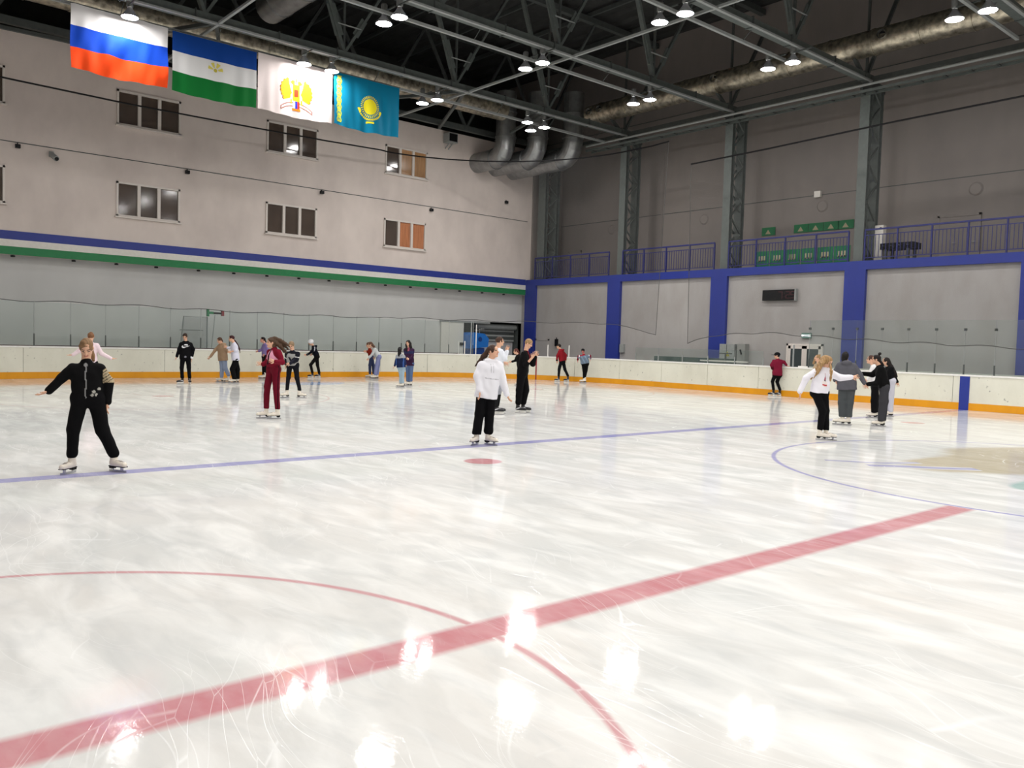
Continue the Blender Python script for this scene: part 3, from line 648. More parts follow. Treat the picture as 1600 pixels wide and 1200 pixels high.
for y in (-.1, -6.2, -12.3, -18.4):
    for x in (2.3, 8.2, 14.2, 20.1, 26.0): spots += [(x, y, ''), (x, y+.9, '')]
for x, y, l in spots:
    if proto is None: o = proto = make_lamp('')
    else: o = copy_tree(proto)
    o.location = (x, y, ZL)
    if ((y+6.2+.1) % 6.1) > .75 and y != 6.0: o.rotation_euler = (0, 0, math.pi)
    if l: o['label'] = 'lit high-bay pendant lamp '+l
    else: o['label'] = 'lit high-bay pendant lamp out of view over the near ice'; o['group'] = 'lamps out of view'
for i, (y, x1) in enumerate(((-5.75, 29), (.35, 29), (6.3, 29.5), (12.47, 26.25), (18.70, 26.25), (25.0, 30.6))):
    t = thing('lighting_channel', 'pale steel lighting channel, ' + ['behind the camera', 'overhead', 'at the top right corner', 'third from the end wall', 'second from the end wall', 'nearest the end wall, above the flags'][i], 'lighting track', (0, y, 11.75))
    b = MB(); b.box((-1, -.05, -.04), (x1, .05, .05)); b.build('channel', M_steelL, t)
    for x in np.arange(2.0, x1, 3.1):
        b = MB(); b.bar((x, 0, 0), (x, -.4, .32), .02); b.build('hanger', M_steelD, t)
# ------------------------------------------------------------------ flags (hung on the lighting channel row nearest the end wall)
M_flag = attrmat('flag_cloth', .75, .1, 40)
def C3(r, g, b): return np.array([lin(r), lin(g), lin(b), 1.])
def grid_mesh(name, nx, ny, w, h, disp, colfn, parent, mt, off=0.):
    """cloth hanging down from z=0: columns along x, colour per face from colfn(u,v) or None to skip"""
    P = np.zeros((ny+1, nx+1, 3))
    U, V = np.meshgrid(np.linspace(0, 1, nx+1), np.linspace(0, 1, ny+1))
    dx, dy, dz = disp(U, V); P[..., 0] = U*w+dx; P[..., 1] = dy-off; P[..., 2] = -V*h+dz
    cu = (np.arange(nx)+.5)/nx; cv = (np.arange(ny)+.5)/ny; F = []; CC = []; used = {}; VV = []
    def vid(j, i):
        k = j*(nx+1)+i
        if k not in used: used[k] = len(VV); VV.append(tuple(P[j, i]))
        return used[k]
    for j in range(ny):
        for i in range(nx):
            c = colfn(cu[i]*w, cv[j]*h)
            if c is None: continue
            F.append((vid(j, i), vid(j+1, i), vid(j+1, i+1), vid(j, i+1))); CC += [c]*4
    me = bpy.data.meshes.new(name); me.from_pydata(VV, [], F); me.materials.append(mt)
    at = me.attributes.new('col', 'FLOAT_COLOR', 'CORNER'); at.data.foreach_set('color', np.array(CC, dtype=np.float32).ravel())
    me.polygons.foreach_set('use_smooth', [True]*len(F)); me.update(); return link(name, me, parent)
def disp_maker(seed, amp, diag):
    q = np.random.RandomState(seed); ph = q.rand(6)*6.28
    def disp(U, V):
        y = np.zeros_like(U)
        for k, (fx, fv, a) in enumerate(((3.2, diag, .5), (6.1, diag*1.3, .28), (9.7, -diag*.5, .16), (15, diag, .09))):
            y += a*np.sin(fx*U*3.1+fv*V*3+ph[k])
        y = y*amp*(.25+V*1.0)
        z = -.03*V*np.sin(U*3.1416)*2 + .012*V*np.sin(U*22+ph[5]); x = -.012*V*np.sin(V*5+ph[4])
        return x, y, z
    return disp
FW, FH = 2.9, 1.93
W_, B_, O_ = C3(214, 212, 212), C3(20, 66, 178), C3(232, 74, 26)
def f1(u, v): return W_ if v < FH/3 else (B_ if v < 2*FH/3 else O_)
def f2(u, v): return C3(16, 62, 140) if v < FH/3 else (C3(205, 205, 205) if v < 2*FH/3 else C3(10, 98, 40))
GOLD, DRK, RED_, YL = C3(240, 190, 30), C3(150, 60, 20), C3(214, 60, 30), C3(226, 214, 40)
def e2(u, v):
    x = u-1.42; y = .5*FH-.02-v; r = math.hypot(x, y); a = math.degrees(math.atan2(y, x))
    if r < .06: return C3(170, 160, 60)
    if .09 < r < .25 and -15 < a < 195 and math.sin(math.radians(a*7+8)) > -.25: return C3(196, 184, 86)
    return None
def e3(u, v):
    x = u-1.45; y = .5*FH-v+.05; ax = abs(x)
    # wings: fanned feathers either side
    r = math.hypot(ax-.10, y+.22); a = math.degrees(math.atan2(y+.22, ax-.10)); ro = .46+.20*max(0, math.sin(math.radians(a*1.25+8)))+.02*math.cos(math.radians(a*27))
    if -22 < a < 66+18*(r-.3) and .13 < r < ro:
        if r > ro-.022 or (a % 13.3) < 1.7: return DRK
        return GOLD
    if ax < .13 and -.35 < y < .22: return GOLD if not (ax < .08 and -.2 < y < .05) else RED_
    if (ax-.13)**2+(y-.28)**2 < .006 or (abs(ax-.2) < .05 and abs(y-.27) < .02): return GOLD
    if ax < .1 and .3 < y < .42 and (ax*40 % 2) < 1.3: return GOLD
    if abs(ax-.2) < .03 and -.45 < y < -.3: return GOLD
    yr = y+.46+.28*ax*ax*2
    if .12 < ax < .62 and abs(abs(yr)-.055) < .012: return DRK
    if .6 < ax < .63 and abs(yr) < .06: return DRK
    if ax < .12 and -.6 < y < -.35:
        s = (x+.12)/.24; return (C3(225, 225, 230) if s < .33 else C3(40, 60, 190) if s < .66 else RED_)
    if ax < .16 and -.68 < y <= -.6: return C3(236, 130, 30)
    return None
def f3(u, v): return C3(226, 214, 212)
def f4(u, v): return C3(10, 116, 150)
def e4(u, v):
    x = u-1.55; y = .5*FH-v+.02; r = math.hypot(x, y); a = math.degrees(math.atan2(y, x))
    if .12 < u < .34 and .12 < v < FH-.12:
        k = (v*4.2) % 1; q = abs(u-.23)
        if q < .012 or abs(q-.07-.02*math.sin(k*6.28)) < .018 or (abs(k-.5) < .1 and q < .09) or abs(q-.045-.03*math.sin(k*12.6)) < .014: return C3(190, 196, 60)
        return None
    if r < .285: return YL
    if .31 < r < .40 and (a % 11.25) < 5.5: return YL
    r2 = math.hypot(x*.95, y-.03)
    if -150 < a < -30 and .46 < r2 < .53-.0*abs(a+90) and (a % 9) < 7: return YL
    if (-168 < a < -150 or -30 < a < -12) and .42 < r2 < .52: return YL
    if abs(x) < .16 and abs(y+.57+.4*x*x) < .035: return YL
    return None
FLAGS = [('white, blue and red horizontally striped flag, leftmost of the row', 6.69, 11.66, f1, None, (3, .10, 2.2)),
         ('blue, white and green striped flag with a yellow flower emblem', 9.70, 11.62, f2, e2, (8, .045, .3)),
         ('white flag with a golden two-headed eagle emblem and ribbon', 12.63, 11.64, f3, e3, (12, .045, .5)),
         ('teal flag with yellow sun, eagle and ornament band, rightmost of the row', 15.57, 11.66, f4, e4, (21, .07, -.8))]
for lab, x, z, fc, ec, dp in FLAGS:
    t = thing('hanging_flag', lab, 'flag', (x, 24.62, z), 0, 'flags hung in a row'); D = disp_maker(*dp)
    grid_mesh('cloth', 72, 48, FW-.03, FH, D, fc, t, M_flag)
    if ec: grid_mesh('emblem', 220, 146, FW-.03, FH, D, ec, t, M_flag, .006)
    b = MB(); b.tube([(-.02, 0, 0), (FW, 0, 0)], .018, 8); b.build('hanging_rod', M_steelD, t)
    for k in range(6):
        b = MB(); b.tube([(.1+k*.54, 0, -.01), (.1+k*.54, .2, .03), (.1+k*.54, .38, .07)], .008, 5); b.build('tie', M_rope, t)

# ------------------------------------------------------------------ dasher boards
S1 = YE-CR+12; S2 = S1+CR*math.pi/2; S3 = S2+(XF-CR)-(XN+CR); S4 = S3+CR*math.pi/2; S5 = S4+6
def path(s, off=0.):
    if s < S1: return Vector((XF+off, -12+s, 0))
    if s < S2: a = (s-S1)/CR; return Vector((XF-CR+(CR+off)*math.cos(a), YE-CR+(CR+off)*math.sin(a), 0))
    if s < S3: return Vector((XF-CR-(s-S2), YE+off, 0))
    if s < S4: a = math.pi/2+(s-S3)/CR; return Vector((XN+CR+(CR+off)*math.cos(a), YE-CR+(CR+off)*math.sin(a), 0))
    return Vector((XN-off, YE-CR-(s-S4), 0))
def sY(y): return y+12
def sX(x): return S2+(XF-CR)-x
def ribbon(b, s0, s1, o0, o1, z0, z1, mi=0, step=.6):
    curved = s1 > S1 and s0 < S2 or s1 > S3 and s0 < S4
    n = max(1, int((s1-s0)/step)) if curved else 1
    ss = sorted(set([s0+(s1-s0)*i/n for i in range(n+1)]+[q for q in (S1, S2, S3, S4) if s0 < q < s1])); vs = []
    for s in ss:
        p, q = path(s, o0), path(s, o1)
        vs += [(p.x, p.y, z0), (q.x, q.y, z0), (q.x, q.y, z1), (p.x, p.y, z1)]
    m = len(ss); fs = []
    for i in range(m-1):
        for k in range(4): fs.append((4*i+k, 4*i+(k+1) % 4, 4*i+4+(k+1) % 4, 4*i+4+k)[::-1])
    fs += [(0, 1, 2, 3), (4*m-1, 4*m-2, 4*m-3, 4*m-4)]
    b.add(vs, fs, mi)
t = thing('dasher_boards', 'off-white scuffed hockey boards with yellow kick strip round the ice', 'rink boards', (0, 0, 0))
s = 0.; PL = 2.44
while s < S5:
    b = MB(); ribbon(b, s+.007, min(s+PL, S5)-.007, 0, .08, .015, 1.10); b.build('board_panel', M_board, t); s += PL
b = MB(); ribbon(b, 0, S5, .02, .07, 0, 1.08); b.build('board_backing', M_steelD, t)
b = MB(); ribbon(b, 0, S5, -.014, .002, .003, .235); b.build('kick_strip', M_kick, t)
b = MB(); ribbon(b, 0, S5, -.02, .14, 1.10, 1.155); b.build('cap_rail', M_cap, t)
b = MB(); ribbon(b, sY(YB-.15), sY(YB+.15), -.018, .0, .0, 1.10); b.build('blue_line_mark', M_bluep, t)['label'] = 'blue vertical line on the boards'
for s in (sY(26-.0)+.55, S3+3.2):
    b = MB(); ribbon(b, s-.03, s+.03, -.018, .0, .0, 1.10); b.build('goal_line_mark', mat('goal_mark_red', rgb(140, 26, 40), .5, 0, .03, 20, .05), t)['label'] = 'red vertical line on the boards'
b = MB(); ribbon(b, sY(13.2), sY(3.), .10, .32, 1.155, 1.20); ribbon(b, sY(11), sY(12), .0, .01, 1.1, 1.15); b.build('sill_ledge', M_cap, t)
b = MB(); ribbon(b, sX(25.0), sX(3), .10, .14, 1.155, 1.19); b.build('glass_channel', mat('channel_maroon', rgb(92, 60, 66), .6, 0, .05, 20, .1), t)
# glass
def screen(name, lab, s0, s1, pw, z1, pm, posth, clamps=None, pw_post=.035):
    t = thing(name, lab, 'glass screen', (0, 0, 0)); n = max(1, round((s1-s0)/pw)); w = (s1-s0)/n
    for k in range(n):
        b = MB(); ribbon(b, s0+k*w+.006, s0+(k+1)*w-.006, .07, .082, 1.16, z1); b.build('glass_pane', M_glass, t)
    for k in range(n+1):
        s = s0+k*w; b = MB(); ribbon(b, s-pw_post/2, s+pw_post/2, .055, .10, 1.155, posth); b.build('glass_post', pm, t)
        if clamps:
            b = MB(); ribbon(b, s-.04, s+.04, .05, .10, clamps-.04, clamps+.04); b.build('clamp', M_steelD, t)
            b = MB(); ribbon(b, s-.006, s+.006, .068, .084, posth, clamps); b.build('seam', M_steelL, t)
        elif z1 > 2:
            b = MB(); ribbon(b, s-.01, s+.01, .066, .086, posth, z1+.03); b.build('seam', M_steelL, t)
    return t
screen('glass_screen', 'tall clear glass screen with short dark posts along the end boards', sX(25.65), S4, 1.165, 2.72, M_steelD, 1.60)
screen('glass_screen', 'low clear glass screen on the far boards left of the cabinets', sY(14.7), sY(21.3), 1.28, 1.72, M_steelL, 1.45)
screen('glass_screen', 'tall glass screen with clamps before the right wall bay', sY(-10.2), sY(12.76), .925, 2.93, M_steelD, 1.48, 2.62)
for i, s in enumerate((sX(25.55), sX(25.25), sX(24.95), S1+CR*.98, S1+CR*.55, S1+CR*.42, sY(13.4))):
    b = MB(); ribbon(b, s-.02, s+.02, .05, .1, 1.15, (2.75, 1.78, 1.78, 2.6, 1.72, 1.72, 2.0)[i]-(.0))
    tag(b.build('rail_post', M_cap if i not in (0, 6) else M_steelL), 'post standing on the boards, ' + ['tall thin one at the right end of the end glass', 'white, left of a close pair by the garage', 'white, right of a close pair by the garage', 'tall thin one before the garage opening', 'white, left of a pair near the corner', 'white, right of a pair near the corner', 'dark, beside the person in the cap'][i], 'post')

# ------------------------------------------------------------------ safety nets
def net(lab, top, bot, nseg=60):
    t = thing('safety_net', lab, 'net', (0, 0, 0))
    def smp(pts, u):
        L_ = [0]
        for i in range(1, len(pts)): L_.append(L_[-1]+(Vector(pts[i])-Vector(pts[i-1])).length)
        d = u*L_[-1]
        for i in range(1, len(pts)):
            if d <= L_[i]+1e-6: return Vector(pts[i-1]).lerp(Vector(pts[i]), (d-L_[i-1])/(L_[i]-L_[i-1]))
        return Vector(pts[-1])
    V = []; F = []; m = 8
    for i in range(nseg+1):
        a, c = smp(top, i/nseg), smp(bot, i/nseg)
        for j in range(m+1):
            u = j/m; p = a.lerp(c, u); V.append(tuple(p))
    for i in range(nseg):
        for j in range(m): F.append((i*(m+1)+j, i*(m+1)+j+1, (i+1)*(m+1)+j+1, (i+1)*(m+1)+j))
    me = bpy.data.meshes.new('mesh_sheet'); me.from_pydata(V, [], F); me.materials.append(M_net); link('mesh_sheet', me, t)
    def rope(nm, pts, r, mt):
        b = MB(); b.tube(pts, r, 6); b.build(nm, mt, t, True)
    rope('top_cable', [smp(top, i/80) for i in range(81)], .032, M_black)
    rope('bottom_rope', [smp(bot, i/160)+Vector((0, 0, .035*math.sin(i*.55))) for i in range(161)], .014, M_rope)
    rope('side_rope', [Vector(V[nseg*(m+1)+j]) for j in range(m+1)], .012, M_rope)
    rope('side_rope', [Vector(V[j]) for j in range(m+1)], .012, M_rope)
    return t
top = [(-.6, 29.6, 10.4), (5.65, 29.6, 10.29), (9.8, 29.6, 10.23), (14.7, 29.6, 10.27), (18, 29.6, 10.32), (20.9, 29.6, 10.4)]
top += [(XF-CR+(CR+.08)*math.cos(a), YE-CR+(CR+.08)*math.sin(a), 10.4+.25*(1-a/1.57)-.0) for a in [R(88-k*11) for k in range(8)]] + [(29.2, 20.8, 10.65), (29.2, 19.83, 10.7)]
bot = [(-.6, 29.74, 2.74), (9.8, 29.74, 2.76), (14.7, 29.74, 2.7), (20.9, 29.74, 2.72)]
bot += [(XF-CR+(CR+.08)*math.cos(a), YE-CR+(CR+.08)*math.sin(a), 2.8) for a in [R(88-k*11) for k in range(8)]] + [(29.25, 21.0, 2.5), (29.25, 20.2, 2.3)]
net('dark safety net on a sagging black cable round the end of the rink', top, bot, 90)
top = [(29.2, 18.58, 9.55), (29.2, 15, 9.62), (29.2, 10, 9.78), (29.2, 5.9, 9.85), (29.2, -8, 9.9)]
bot = [(29.2, 18.4, 1.95), (29.2, 17.2, 2.3), (29.2, 14.8, 2.45), (29.2, 10, 2.2), (29.2, 5.5, 2.05), (29.2, -8, 2.1)]
net('dark safety net hanging before the right wall with its cut left edge', top, bot, 60)

# stored goal and a small bracket behind the end glass
t = thing('stored_goal', 'grey hockey goal frame stored on its side behind the end glass', 'goal', (12.6, 30.5, 0))
M_goal = mat('goal_grey', rgb(138, 140, 140), .6, 0, .03, 20, .05)
b = MB(); b.tube([(-.62, 0, .0), (-.40, 0, 2.45), (.55, 0, 2.45), (.55, 0, 0)], .03, 8); b.tube([(-.45, .3, 1.9), (.5, .3, 1.9)], .02, 6); b.build('frame', M_goal, t, True)
b = MB(); b.add([(-.60, .05, .2), (-.4, .05, 2.43), (.53, .05, 2.43), (.53, .05, .2)], [(0, 1, 2, 3)]); b.build('goal_net', sheet_mat('goal_net', (.3, .3, .3, 1), .3), t)
t = thing('signal_bracket', 'small bracket with green and red ends on a thin pole behind the glass', 'bracket', (13.4, 30.3, 0))
b = MB(); b.tube([(-.25, 0, 0), (.0, 0, 2.55)], .015, 6); b.build('pole', M_steelL, t)
b = MB(); b.box((-.28, -.04, 2.58), (.28, .04, 2.66)); b.build('crossbar', M_black, t)
b = MB(); b.box((-.34, -.06, 2.48), (-.26, .06, 2.78)); b.box((-.3, -.05, 2.58), (-.08, .05, 2.68)); b.build('green_end', M_greenp, t)
b = MB(); b.box((.26, -.06, 2.52), (.36, .06, 2.74)); b.build('red_end', MATS['goal_mark_red'], t)
# ------------------------------------------------------------------ people: signed-distance bodies turned into one continuous surface each
class SDF:
    def __init__(s, lo, hi, h):
        s.h = h; s.lo = np.array(lo, float); n = np.ceil((np.array(hi)-s.lo)/h).astype(int)+1; s.n = n
        s.g = np.full(n, .5, np.float32); s.ax = [s.lo[i]+h*np.arange(n[i]) for i in range(3)]
    def _sub(s, lo, hi):
        a = np.clip(np.floor((lo-s.lo)/s.h).astype(int), 0, s.n-1); b = np.clip(np.ceil((hi-s.lo)/s.h).astype(int)+1, 1, s.n)
        if (b <= a).any(): return None
        sl = tuple(slice(a[i], b[i]) for i in range(3))
        X = s.ax[0][sl[0]][:, None, None]; Y = s.ax[1][sl[1]][None, :, None]; Z = s.ax[2][sl[2]][None, None, :]
        return sl, X, Y, Z
    def _merge(s, sl, d, k, sub=False):
        g = s.g[sl]
        if sub: s.g[sl] = np.maximum(g, -d); return
        if k > 0:
            hh = np.maximum(k-np.abs(g-d), 0)/k; s.g[sl] = np.minimum(g, d)-hh*hh*k*.25
        else: s.g[sl] = np.minimum(g, d)
    def cap(s, a, b, ra, rb=None, k=.02, flat=None):
        a = np.array(a, float); b = np.array(b, float); rb = ra if rb is None else rb; m = max(ra, rb)+k+3*s.h
        q = s._sub(np.minimum(a, b)-m, np.maximum(a, b)+m)
        if q is None: return s
        sl, X, Y, Z = q; ba = b-a; L2 = max(ba@ba, 1e-9)
        t = np.clip(((X-a[0])*ba[0]+(Y-a[1])*ba[1]+(Z-a[2])*ba[2])/L2, 0, 1)
        dx = X-a[0]-t*ba[0]; dy = Y-a[1]-t*ba[1]; dz = Z-a[2]-t*ba[2]
        s._merge(sl, np.sqrt(dx*dx+dy*dy+dz*dz)-(ra+(rb-ra)*t), k); return s
    def ell(s, c, rad, ax=None, k=.02, sub=False):
        c = np.array(c, float); rad = np.array(rad, float); m = rad.max()+k+3*s.h
        q = s._sub(c-m, c+m)
        if q is None: return s
        sl, X, Y, Z = q; A = np.eye(3) if ax is None else np.array(ax)
        P = [(X-c[0])*A[i][0]+(Y-c[1])*A[i][1]+(Z-c[2])*A[i][2] for i in range(3)]
        k0 = np.sqrt(sum((P[i]/rad[i])**2 for i in range(3))); k1 = np.sqrt(sum((P[i]/rad[i]**2)**2 for i in range(3)))+1e-6
        s._merge(sl, k0*(k0-1)/k1, k, sub); return s
    def cut(s, p, nrm):   # keep the side nrm points away from
        X = s.ax[0][:, None, None]; Y = s.ax[1][None, :, None]; Z = s.ax[2][None, None, :]
        s.g = np.maximum(s.g, ((X-p[0])*nrm[0]+(Y-p[1])*nrm[1]+(Z-p[2])*nrm[2]).astype(np.float32)); return s
    def wrinkle(s, amp, f=22., seed=0):
        q = np.random.RandomState(seed); X = s.ax[0][:, None, None]; Y = s.ax[1][None, :, None]; Z = s.ax[2][None, None, :]
        w = 0
        for i in range(4):
            d = q.randn(3); d[2] = abs(d[2])*1.6+.4; d /= np.linalg.norm(d); fr = f*(.7+.5*i); ph = q.rand()*6
            w = w+np.sin((X*d[0]+Y*d[1]+Z*d[2])*fr+ph+1.5*np.sin(X*9+Z*5+ph))/(1+i*.6)
        s.g += (amp*w).astype(np.float32); return s
    def extract(s):
        g = s.g; n = g.shape; neg = g < 0
        c = [neg[i:n[0]-1+i, j:n[1]-1+j, k:n[2]-1+k] for i in (0, 1) for j in (0, 1) for k in (0, 1)]
        cnt = sum(x.astype(np.int8) for x in c); act = (cnt > 0) & (cnt < 8)
        I = np.argwhere(act)
        if len(I) == 0: return np.zeros((0, 3)), np.zeros((0, 4), int)
        idx = -np.ones(act.shape, np.int32); idx[act] = np.arange(len(I))
        off = np.array([(i, j, k) for i in (0, 1) for j in (0, 1) for k in (0, 1)])
        val = np.stack([g[I[:, 0]+o[0], I[:, 1]+o[1], I[:, 2]+o[2]] for o in off], 1)
        acc = np.zeros((len(I), 3)); w = np.zeros(len(I))
        for a in range(8):
            for b_ in range(a+1, 8):
                if np.abs(off[a]-off[b_]).sum() != 1: continue
                va, vb = val[:, a], val[:, b_]; cr = (va < 0) != (vb < 0)
                t = np.where(cr, va/np.where(cr, va-vb, 1), 0)
                acc += np.where(cr[:, None], off[a]+t[:, None]*(off[b_]-off[a]), 0); w += cr
        V = (I+acc/w[:, None])*s.h+s.lo; F = []
        for ax in range(3):
            sh = list(n); sl0 = [slice(None)]*3; sl1 = [slice(None)]*3; sl0[ax] = slice(0, n[ax]-1); sl1[ax] = slice(1, n[ax])
            d = neg[tuple(sl0)] != neg[tuple(sl1)]; E = np.argwhere(d); u, v = (ax+1) % 3, (ax+2) % 3
            ok = (E[:, u] > 0) & (E[:, v] > 0) & (E[:, u] < n[u]-1) & (E[:, v] < n[v]-1); E = E[ok]
            flip = neg[tuple(E.T)]
            def at(du, dv): q = E.copy(); q[:, u] -= du; q[:, v] -= dv; return idx[tuple(q.T)]
            Q = np.stack([at(1, 1), at(0, 1), at(0, 0), at(1, 0)], 1)
            Q[~flip] = Q[~flip][:, ::-1]; F.append(Q)
        F = np.concatenate(F); F = F[(F >= 0).all(1)]
        return V, F
def sdf_obj(name, S, m, colfn, parent=None):
    V, F = S.extract()
    if len(F) == 0: return None
    me = bpy.data.meshes.new(name); me.from_pydata(V.tolist(), [], F.tolist()); me.materials.append(m)
    C = colfn(V) if callable(colfn) else np.tile(colfn, (len(V), 1))
    me.attributes.new('col', 'FLOAT_COLOR', 'POINT').data.foreach_set('color', C.astype(np.float32).ravel())
    me.polygons.foreach_set('use_smooth', [True]*len(F)); me.update()
    return link(name, me, parent)

M_skin = attrmat('skin', .5, .04, 90, .08, .4); M_cloth = attrmat('cloth', .88, .2, 160); M_hair = attrmat('hair', .6, .5, 70, 0, .25); M_boot = attrmat('boot', .4, .08, 60, 0, .5)
M_blade = mat('blade_steel', rgb(190, 192, 196), .2, .9, .02, 60, .05)
def norm(v): v = np.array(v, float); return v/(np.linalg.norm(v)+1e-9)

# skates: one white figure skate, one black hockey skate, shared by everybody
def make_skate(white):
    S = SDF((-.16, -.08, .0), (.22, .08, .36), .008)
    S.cap((-.05, 0, .13), (-.047, 0, .27), .045, .047, .02).cap((-.06, 0, .11), (.05, 0, .105), .042, .042, .02).cap((.05, 0, .10), (.125, 0, .095), .042, .034, .02)
    S.cap((-.06, 0, .10), (.13, 0, .09), .036, .034, .02); S.cut((0, 0, .072), (0, 0, -1)); S.cut((0, 0, .27), (0, 0, 1))
    bc = C3(226, 218, 204) if white else C3(24, 24, 27)
    def col(V):
        C = np.tile(bc, (len(V), 1)); x, y, z = V.T
        lace = (np.abs(y) < .022) & (x > -.01+(.2-z)*.35) & (z > .13)
        C[lace] = C3(180, 172, 160) if white else C3(190, 190, 192)
        C[(np.sin(z*150) > .4) & lace] = C3(120, 112, 104) if white else C3(60, 60, 62)
        if not white: C[(np.abs(y) > .03) & (np.abs(z-.13-x*.4) < .012)] = C3(200, 200, 204)
        return C
    V, F = S.extract(); me = bpy.data.meshes.new('skate_boot'); me.from_pydata(V.tolist(), [], F.tolist()); me.materials.append(M_boot)
    me.attributes.new('col', 'FLOAT_COLOR', 'POINT').data.foreach_set('color', col(V).astype(np.float32).ravel()); me.polygons.foreach_set('use_smooth', [True]*len(F))
    b = MB()
    if white:
        b.box((-.105, -.032, .064), (.02, .032, .076), 1); b.box((.02, -.034, .064), (.155, .034, .074), 1)
        b.box((-.10, -.026, .04), (-.035, .026, .066), 1); b.box((-.085, -.008, .02), (-.05, .008, .045), 0); b.box((.07, -.008, .02), (.11, .008, .066), 0)
        b.box((-.125, -.003, 0), (.165, .003, .026), 0)
    else:
        b.box((-.10, -.022, .05), (.145, .022, .074), 2); b.box((-.095, -.012, .02), (-.03, .012, .052), 2); b.box((.06, -.012, .02), (.13, .012, .052), 2)
        b.box((-.115, -.008, .014), (.155, .008, .028), 2); b.box((-.12, -.003, 0), (.16, .003, .018), 0)
    return me, b.mesh('blade', [M_blade, M_black, M_cap])
SK = {'w': make_skate(True), 'b': make_skate(False)}

def hand(S, W, T, nrm_, k=1., rad=.0088):
    W = np.array(W, float); d = norm(np.array(T)-W); s = norm(np.cross(d, nrm_)); n = norm(np.cross(s, d))
    if np.linalg.norm(np.cross(d, nrm_)) < .1: s = norm(np.cross(d, (0, .3, 1))); n = norm(np.cross(s, d))
    pc = W+d*.05*k
    S.ell(pc, (.045*k, .036*k, .016*k), (d, s, n), .012)
    S.cap(W-d*.01, W+d*.03*k, .023*k, .022*k, .012)
    for i, (o, L_) in enumerate(((-.030, .066), (-.010, .078), (.010, .074), (.030, .058))):
        a = W+d*.082*k+s*o*k; m_ = a+d*L_*.5*k+s*o*.28*k+n*.006; e = m_+d*L_*.46*k+s*o*.22*k+n*.020*k
        S.cap(a, m_, rad*k, rad*.95*k, .004); S.cap(m_, e, rad*.95*k, rad*.8*k, .003)
    a = W+d*.028*k-s*.026*k; m_ = a+d*.032*k-s*.030*k+n*.012; e = m_+d*.030*k-s*.008*k+n*.012
    S.cap(a, m_, .012*k, .0105*k, .006); S.cap(m_, e, .0105*k, .009*k, .003)

